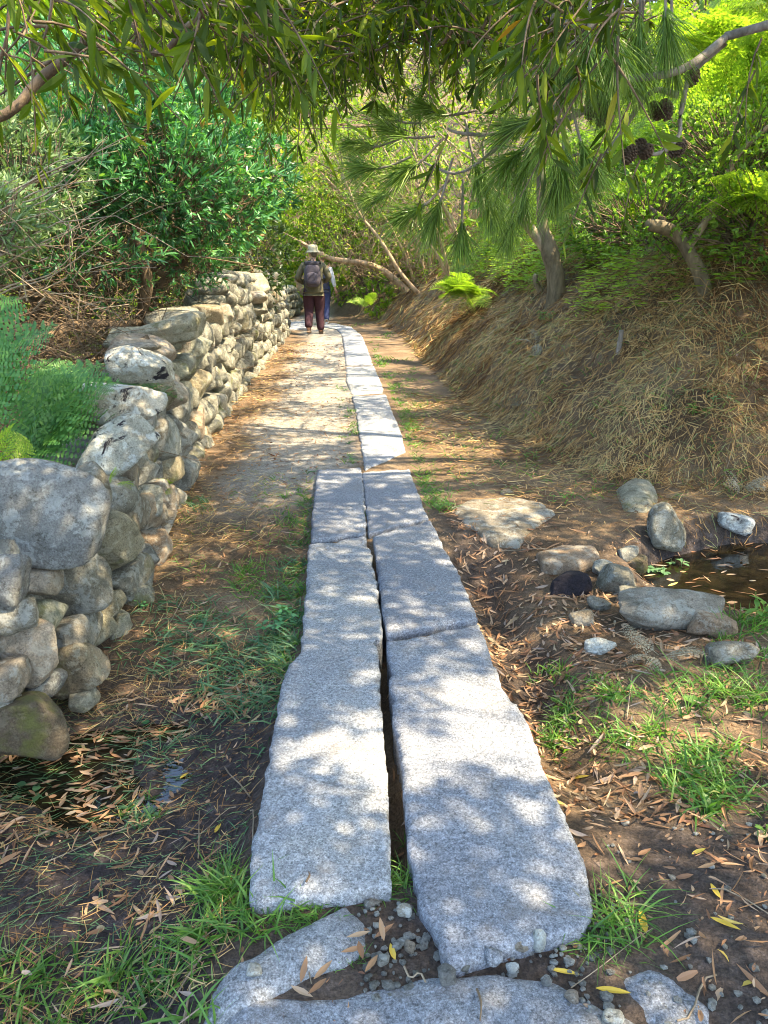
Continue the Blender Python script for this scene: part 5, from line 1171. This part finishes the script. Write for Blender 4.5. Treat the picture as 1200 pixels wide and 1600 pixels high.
patch(g, 640, 1180, 480, 780, 240, 6, .05, .10, .006, .7, .6); patch(g, 250, 330, 780, 900, 12, 8, .04, .07, .005, .8, .5); patch(g, 830, 960, 1040, 1080, 10, 8, .02, .08, .007)
patch(g, 120, 260, 1240, 1300, 5, 9, .01, .06, .006); patch(g, 1190, 1215, 1270, 1330, 3, 8, .02, .06)
for _ in range(90):
    py_ = rng.uniform(535, 800); ex = np.interp(py_, [522, 570, 614, 672, 704, 735, 812], [566, 586, 603, 627, 636, 642, 672])
    tuft(g, ex + rng.uniform(4, 8+(py_-520)*.12)*(1 if py_ < 730 else .6), py_, 12, .035, .065, .006*np.interp(py_, [520, 700], [1.8, 1]), .8, .5)
for _ in range(70):
    py_ = rng.uniform(600, 1080); ex = np.interp(py_, [572, 616, 648, 733, 735, 850, 965, 1018, 1060, 1100], [539, 549, 557, 565, 495, 481, 473, 468, 440, 434])
    tuft(g if rng.random() < .5 else gb, ex - rng.uniform(2, 22), py_, 10, .022, .07, .006, .8, .6)
# bluish drooping leaves between wall and slabs
patch(gb, 310, 470, 960, 1130, 60, 11, .03, .11, .008, .9, .8); patch(gb, 225, 330, 930, 1060, 26, 9, .03, .09, .008, 1.0, .8); patch(gb, 290, 330, 780, 810, 5, 12, .02, .08, .007)
patch(gb, 190, 260, 1000, 1050, 6, 9, .02, .07, .007, 1.0, .7); patch(gb, 180, 420, 1130, 1200, 14, 7, .03, .07, .006, 1.1, .7); patch(g, 425, 472, 900, 1060, 16, 9, .018, .08, .006, .7, .7); patch(gb, 425, 475, 880, 1130, 44, 12, .02, .11, .007, .7, .8)
patch(gb, 190, 240, 1260, 1300, 3, 12, .012, .07, .007, .5, .5); patch(gb, 330, 400, 1280, 1400, 9, 7, .02, .07, .004, 1.0, .7); patch(gb, 0, 260, 1330, 1520, 14, 5, .03, .06, .003, 1.6, .6)
xx = rng.uniform(-1.5, -.4, 900); yy = rng.uniform(1.45, 2.7, 900); aa = rng.normal(.3, .5, 900)
ribbons(gb, np.stack([xx, yy, np.maximum(H(xx, yy), -.222)+rng.uniform(.001, .008, 900)], 1), np.stack([np.cos(aa), np.sin(aa), 0*aa], 1), rng.uniform(.04, .13, 900), rng.uniform(.0015, .004, 900), GRASS, .15*rng.normal(size=(900, 3))*[1, 1, .1], np.tile([[0, 0, 1.0]], (900, 1)), rng.uniform(.2, 1, 900))
o = g.obj('grass', M['grass']); tag(o, 'fresh green grass in tufts along the slabs and verges', kind='stuff')
o = gb.obj('grass', M['grass_blue']); tag(o, 'long bluish green grass flattened between wall and slabs', kind='stuff')

# broad-leaved little plants
def weed(label, px, py, n, L, W, mat='grass', up=.6, k=1, spread=.02, name='weed', z=None):
    P = hit(px, py) if z is None else atz(px, py, z); gg = Geo()
    for q in range(k):
        c = P + [rng.normal(0, spread), rng.normal(0, spread), 0]; a = rng.uniform(0, 2*np.pi) + np.arange(n)*2.4
        h = rng.uniform(.0, L*1.2, n) if k > 1 else np.zeros(n)
        D = np.stack([np.cos(a), np.sin(a), up+rng.normal(0, .2, n)], 1)
        ribbons(gg, c + np.c_[np.zeros((n, 2)), h], D, rng.uniform(.6, 1.2, n)*L, rng.uniform(.8, 1.2, n)*W, [(0, .12), (.2, .3), (.45, .95), (.7, .9), (.9, .45), (1, 0)], np.tile([[0, 0, -.35]], (n, 1)), np.tile([[0, 0, 1.0]], (n, 1)), rng.uniform(.3, .8, n), .12)
        if k > 1:
            C = np.stack([c, c+[0, 0, L*.6], c+[0, 0, L*1.2]])[None]; tubes(gg, C, np.array([[.002, .0015, .001]]), 4)
    return tag(link(name, gg.mesh(name, M[mat], True, P), None, P), label, 'plant')
weed('broad-leaved dock plant in the grass at the right slab edge', 868, 1105, 7, .10, .035)
weed('small upright oval-leaved plant in the sunlit grass', 1095, 1110, 7, .08, .03, up=1.2)
weed('leafy seedling in the grass near the right edge above the dark soil', 1118, 1262, 8, .06, .025, up=1.0)
weed('two-leaved seedling left of the sunlit grass', 955, 1100, 5, .06, .025, up=1.0)
weed('leafy sprig growing at the right edge in front of the pool', 1180, 975, 7, .09, .022, k=3, up=.5)
weed('little sprig with round leaves at the right edge above the litter', 1195, 1318, 5, .035, .018, k=2)
weed('glossy dark clump of oval leaves between the pool stones', 1030, 900, 7, .07, .024, 'grass_blue', k=10, spread=.07, up=.3)
weed('green sprig among the dry grass at the foot of the bank', 690, 800, 6, .05, .02, k=4, spread=.04)
weed('small nettle-like plant on the bank at the right', 1090, 650, 6, .06, .03, k=4, spread=.05)
weed('cluster of bright leaves on the right of the bank below the stalks', 1110, 625, 5, .06, .028, 'leaf_laurel', k=4, spread=.06)
weed('green sprout at the foot of the forked trunk', 862, 500, 6, .07, .03, k=6, spread=.08)
weed('small green sprout lower on the bank left of the stub', 812, 540, 6, .06, .02, k=5, spread=.06)
weed('green seedling above the large flat stone', 832, 718, 6, .05, .02, k=3, spread=.03)
weed('green seedlings behind the flat stone', 880, 785, 5, .04, .018, k=4, spread=.05)
weed('bramble shoot on the mud below the mossy wall boulder', 60, 1240, 5, .045, .026, 'grass_blue', k=6, spread=.06, up=.2)
weed('tiny three-leaved shoot on the mud in front of the wall', 212, 1133, 3, .04, .03, 'leaf_laurel', up=.3)
weed('clover-like shoot against the wall foot', 225, 950, 5, .03, .018, 'leaf_laurel', k=4, spread=.03)
weed('dark small-leaved plant along the edge of the left slab', 455, 975, 6, .04, .02, 'leaf_laurel', k=12, spread=.045, up=.3)
weed('tiny moss-green sprig in the gravel at the slab foot', 728, 1483, 9, .012, .004, k=6, spread=.008)
weed('sprig floating in the seep left of the near slab', 215, 1283, 9, .05, .01, 'grass_blue', up=.8)

# small sticks lying about
g = Geo()
S = [((745, 1545), (750, 1595)), ((478, 1378), (482, 1362)), ((890, 1100), (1010, 1078)), ((830, 1420), (900, 1590)), ((700, 690), (760, 660))]
for k, (a, b) in enumerate(S[:2]):
    pa, pb = atz(*a, .012 if k else -.01), atz(*b, .014 if k else -.01); gg = Geo(); p, r = smooth_path([pa, (pa+pb)/2+[.006, 0, .004], pb], [.003, .0026, .0015], 9); tubes(gg, p[None], r[None], 5)
    tag(link('stick', gg.mesh('stick', M['twig'], True, pa), None, pa), ['short dark stick lying on the front stone', 'curled dead twig on the end of the near left slab'][k], 'stick')
n = 260; x = rng.uniform(-1.6, 3, n); y = 1.2+9*rng.random(n)**1.5; k = ~in_slab(x, y, .02); x, y = x[k], y[k]; n = len(x)
a = rng.uniform(0, 6.28, n); L = rng.uniform(.08, .35, n); t = np.linspace(-.5, .5, 6)[None]
cx_ = x[:, None]+np.cos(a)[:, None]*t*L[:, None]; cy_ = y[:, None]+np.sin(a)[:, None]*t*L[:, None]+.03*np.sin(t*5)*rng.normal(size=(n, 1))
tubes(g, np.stack([cx_, cy_, np.maximum(H(cx_, cy_), -.21)+.012], -1), rng.uniform(.001, .0028, (n, 1))*np.ones((1, 6)), 4)
o = g.obj('twigs', M['twig_pale'], None, True); tag(o, 'thin dead twigs strewn over the ground', kind='stuff')

# ------------------------------------------------------------------ people
M['skin'] = plain_mat('skin', (.52, .30, .21), .6); M['jacket'] = plain_mat('jacket', (.085, .08, .045), .85, .18, 40)
M['trousers'] = plain_mat('trousers', (.040, .016, .022), .9, .2, 35); M['hat'] = plain_mat('hat', (.36, .33, .22), .9, .08, 80)
M['pack'] = plain_mat('pack', (.055, .048, .062), .7, .15, 50); M['boot'] = plain_mat('boot', (.17, .12, .08), .8, .2, 60); M['sole'] = plain_mat('sole', (.28, .23, .16), .8)
M['sleeve'] = plain_mat('sleeve', (.62, .62, .66), .9, .08, 50); M['denim'] = plain_mat('denim', (.035, .045, .11), .9, .2, 50); M['vest'] = plain_mat('vest', (.05, .05, .07), .9, .15, 40)
M['hair'] = plain_mat('hair', (.20, .16, .12), .7, .3, 120); M['strap'] = plain_mat('strap', (.03, .028, .035), .7); M['eye'] = plain_mat('eye', (.05, .04, .03), .2)
M['shoe'] = plain_mat('shoe', (.6, .58, .54), .8)
def skin(name, nodes, edges, mat, parent, root, sub=2):
    me = bpy.data.meshes.new(name); keys = list(nodes)
    me.from_pydata([nodes[k][0] for k in keys], [(keys.index(a), keys.index(b)) for a, b in edges], []); me.materials.append(mat)
    o = link(name, me, parent); m = o.modifiers.new('skin', 'SKIN'); m.use_smooth_shade = True
    for i, k in enumerate(keys):
        r = nodes[k][1]; v = me.skin_vertices[0].data[i]; v.radius = r if isinstance(r, tuple) else (r, r); v.use_root = (k == root)
    s = o.modifiers.new('sub', 'SUBSURF'); s.levels = sub; s.render_levels = sub
    return o
def person(label, base, rz, sc, arms, legs, mats, hatted):
    t = empty('person', base, label, 'person'); t.rotation_euler = (0, 0, rz); t.scale = (sc,)*3
    N = {'pel': ((0, 0, .96), (.125, .09)), 'wst': ((0, .01, 1.10), (.115, .085)), 'chs': ((0, .03, 1.28), (.135, .09)), 'nkb': ((0, .05, 1.44), (.07, .06)), 'nck': ((0, .075, 1.50), (.052, .052)),
         'jaw': ((0, .115, 1.555), (.058, .062)), 'hd': ((0, .10, 1.62), (.078, .09)), 'crn': ((0, .09, 1.69), (.066, .078)), 'nos': ((0, .205, 1.60), (.012, .016)),
         'el': ((-.085, .09, 1.60), (.010, .018)), 'er': ((.085, .09, 1.60), (.010, .018))}
    E = [('pel', 'wst'), ('wst', 'chs'), ('chs', 'nkb'), ('nkb', 'nck'), ('nck', 'jaw'), ('jaw', 'hd'), ('hd', 'crn'), ('hd', 'nos'), ('hd', 'el'), ('hd', 'er')]
    for s, sd in (('l', -1), ('r', 1)):
        A = arms[s]; N[s+'sh'] = ((sd*.17, .03, 1.405), (.05, .05)); N[s+'eb'] = (A[0], (.038, .038)); N[s+'wr'] = (A[1], (.026, .024))
        d = unit(np.array(A[1])-np.array(A[0])); pm = np.array(A[1])+d*.05; side = unit(np.cross(d, [0, 1, .2])); nr = np.cross(side, d)
        N[s+'pm'] = (tuple(pm), (.034, .016)); E += [('chs', s+'sh'), (s+'sh', s+'eb'), (s+'eb', s+'wr'), (s+'wr', s+'pm')]
        for f, (o_, ln) in enumerate(((-.026, .060), (-.009, .068), (.009, .064), (.026, .050))):
            k0 = pm + d*.03 + side*o_; k1 = k0 + d*ln*.5 + nr*.008; k2 = k1 + d*ln*.42 + nr*.022
            N[f'{s}f{f}a'] = (tuple(k0), .009); N[f'{s}f{f}b'] = (tuple(k1), .008); N[f'{s}f{f}c'] = (tuple(k2), .007)
            E += [(s+'pm', f'{s}f{f}a'), (f'{s}f{f}a', f'{s}f{f}b'), (f'{s}f{f}b', f'{s}f{f}c')]
        k0 = np.array(A[1]) + d*.025 - side*.03*sd; k1 = k0 + d*.035 - side*.016*sd + nr*.012
        N[s+'t1'] = (tuple(k0), .011); N[s+'t2'] = (tuple(k1), .009); E += [(s+'wr', s+'t1'), (s+'t1', s+'t2')]
        G = legs[s]; N[s+'hp'] = ((sd*.09, 0, .90), (.085, .085)); N[s+'kn'] = (G[0], (.055, .055)); N[s+'an'] = (G[1], (.038, .038)); N[s+'to'] = (G[2], (.035, .03))
        E += [('pel', s+'hp'), (s+'hp', s+'kn'), (s+'kn', s+'an'), (s+'an', s+'to')]
    skin('body', N, E, M['skin'], t, 'pel')
    J = {'hm0': ((0, -.01, .87), (.195, .15)), 'hem': ((0, -.01, .96), (.19, .14)), 'wst': ((0, 0, 1.10), (.175, .13)), 'chs': ((0, .02, 1.28), (.185, .135)), 'top': ((0, .04, 1.41), (.11, .09)), 'col': ((0, .06, 1.475), (.075, .07))}
    JE = [('hm0', 'hem'), ('hem', 'wst'), ('wst', 'chs'), ('chs', 'top'), ('top', 'col')]
    for s, sd in (('l', -1), ('r', 1)):
        A = arms[s]; J[s+'sh'] = ((sd*.19, .03, 1.40), (.07, .075)); J[s+'eb'] = (A[0], (.062, .065)); J[s+'wr'] = (tuple(np.array(A[0])*.12+np.array(A[1])*.88), (.042, .042))
        JE += [('chs', s+'sh'), (s+'sh', s+'eb'), (s+'eb', s+'wr')]
    if mats.get('sleeve'):
        JT = {k: v for k, v in J.items() if k in ('hm0', 'hem', 'wst', 'chs', 'top', 'col')}; skin('vest', JT, JE[:5], M[mats['jacket']], t, 'hem')
        for s in 'lr': skin('sleeve', {k: J[s+k] for k in ('sh', 'eb', 'wr')}, [('sh', 'eb'), ('eb', 'wr')], M[mats['sleeve']], t, 'sh')
    else: skin('jacket', J, JE, M[mats['jacket']], t, 'hem')
    T = {'w': ((0, 0, 1.03), (.165, .125)), 'p': ((0, 0, .91), (.18, .14))}; TE = [('w', 'p')]
    for s, sd in (('l', -1), ('r', 1)):
        G = legs[s]; a = np.array(G[1]); kn = np.array(G[0]); T[s+'h'] = ((sd*.10, 0, .84), (.13, .14)); T[s+'m'] = (tuple((kn+[sd*.10, 0, .84])/2), (.125, .125)); T[s+'k'] = (G[0], (.095, .095)); T[s+'c'] = (tuple((kn+a)/2), (.086, .086)); T[s+'a'] = (tuple(a*1.06-kn*.06), (.076, .076))
        TE += [('p', s+'h'), (s+'h', s+'m'), (s+'m', s+'k'), (s+'k', s+'c'), (s+'c', s+'a')]
    skin('trousers', T, TE, M[mats['trousers']], t, 'p')
    for s in 'lr':
        G = legs[s]; an, to, he = (np.array(q) for q in (G[1], G[2], G[3]))
        skin('shoe', {'a': (tuple(an), (.05, .05)), 'h': (tuple(he), (.045, .045)), 'm': (tuple((to+he)/2+(an-he)*.22), (.05, .045)), 't': (tuple(to), (.045, .034))}, [('a', 'h'), ('h', 'm'), ('m', 't')], M[mats['shoe']], t, 'h')
    g = Geo(); V, F = rock_verts((.19, .215, .20), 3, 3, rough=.2); g.add(V+[0, .085, 1.655], F); link('hair', g.mesh('hair', M['hair'], True), t)
    g = Geo()
    for sd in (-1, 1):
        V, F = ico(2); g2 = Geo(); g2.add(V*.012+[sd*.032, .175, 1.625], F); link('eye', g2.mesh('eye', M['eye'], True), t)
    if hatted:
        g = Geo(); prof = [(.005, 1.815), (.06, 1.812), (.080, 1.80), (.092, 1.76), (.098, 1.70), (.103, 1.685), (.136, 1.665), (.138, 1.658), (.103, 1.672), (.096, 1.676)]; n = 28; a = np.arange(n)*2*np.pi/n
        V = np.vstack([np.stack([r*np.cos(a), .085+r*1.08*np.sin(a), np.full(n, z)+(-.012*np.cos(2*a) if r > .15 else 0)], 1) for r, z in prof]); i = np.arange(len(prof)-1)[:, None]*n; j = np.arange(n)[None]
        g.add(V, None, np.stack([i+j, i+(j+1) % n, i+n+(j+1) % n, i+n+j], -1).reshape(-1, 4)); link('hat', g.mesh('hat', M['hat'], True), t)
    return t
B = atz(495, 522, -.02)
hk = person('walker from behind in pale sun hat, olive jacket and dark maroon trousers', (B[0]-.04, B[1], float(H(B[0], B[1]))), .03, 1.0,
    {'l': ((-.30, -.02, 1.13), (-.16, .20, 1.02)), 'r': ((.30, -.02, 1.15), (.17, .20, 1.05))},
    {'l': ((-.10, .03, .50), (-.105, -.19, .155), (-.10, -.10, .025), (-.10, -.235, .12)), 'r': ((.10, .06, .49), (.115, .0, .09), (.12, .15, .03), (.115, -.05, .04))},
    {'jacket': 'jacket', 'trousers': 'trousers', 'shoe': 'boot'}, True)
hk.scale = (1.12, 1.05, 1.0)
# the pack on the walker's back: rounded bag, lid, pocket, straps, loop
bk = empty('backpack', (hk.location[0], hk.location[1]-.22, hk.location[2]+1.22), 'dark grey daypack worn on the back of the walker in the pale hat', 'backpack'); bk.rotation_euler = (-.06, 0, .03)
def pad(name, dim, loc, mat, seed=1):
    V, F = ico(4); e = 3.2; r = (np.abs(V)**e).sum(1)**(-1/e); V = V*r[:, None]; V = V*(np.array(dim)/2); V[:, 0] *= 1-.18*np.clip(V[:, 2]/dim[2]*2, 0, 1)**2
    V += .006*unit(V)*fbm(V[:, 0]*14, V[:, 1]*14, V[:, 2]*14, 3, seed)[:, None]*1.0
    g = Geo(); g.add(V+np.array(loc), F); return link(name, g.mesh(name, M[mat], True), bk)
pad('bag', (.34, .20, .50), (0, 0, 0), 'pack', 151); pad('lid', (.30, .17, .12), (0, .0, .215), 'strap', 152); pad('pocket', (.26, .08, .24), (0, -.095, -.08), 'pack', 153)
for sd in (-1, 1):
    g = Geo(); p, r = smooth_path([(sd*.10, .07, .22), (sd*.15, .16, .26), (sd*.17, .24, .16)], [.02, .02, .018], 10); tubes(g, p[None], r[None], 6); link('shoulder_strap', g.mesh('shoulder_strap', M['strap'], True), bk)
    g = Geo(); p, r = smooth_path([(sd*.16, .02, -.05), (sd*.175, .0, -.18), (sd*.15, -.02, -.34)], [.012, .01, .007], 10); tubes(g, p[None], r[None], 5); link('side_strap', g.mesh('side_strap', M['strap'], True), bk)
g = Geo(); p, r = smooth_path([(-.03, -.02, .27), (-.02, -.03, .31), (.02, -.03, .31), (.03, -.02, .27)], [.007]*4, 10); tubes(g, p[None], r[None], 5); link('handle', g.mesh('handle', M['strap'], True), bk)
g = Geo(); p, r = smooth_path([(-.10, -.142, -.14), (-.02, -.146, -.02), (.07, -.142, .04)], [.004]*3, 8); tubes(g, p[None], r[None], 4); link('zip', g.mesh('zip', M['strap'], True), bk)
B = atz(511, 506.5, -.02)
person('second walker mostly hidden by the first, showing a pale sleeve and blue trousers', (B[0]-.10, B[1], float(H(B[0], B[1]))), -.05, .97,
    {'l': ((-.24, .0, 1.14), (-.20, .10, .90)), 'r': ((.27, -.03, 1.13), (.33, .02, .88))},
    {'l': ((-.09, .12, .50), (-.09, .14, .09), (-.09, .29, .03), (-.09, .09, .04)), 'r': ((.10, .0, .50), (.11, -.14, .12), (.11, -.02, .03), (.11, -.19, .07))},
    {'jacket': 'vest', 'sleeve': 'sleeve', 'trousers': 'denim', 'shoe': 'shoe'}, False)
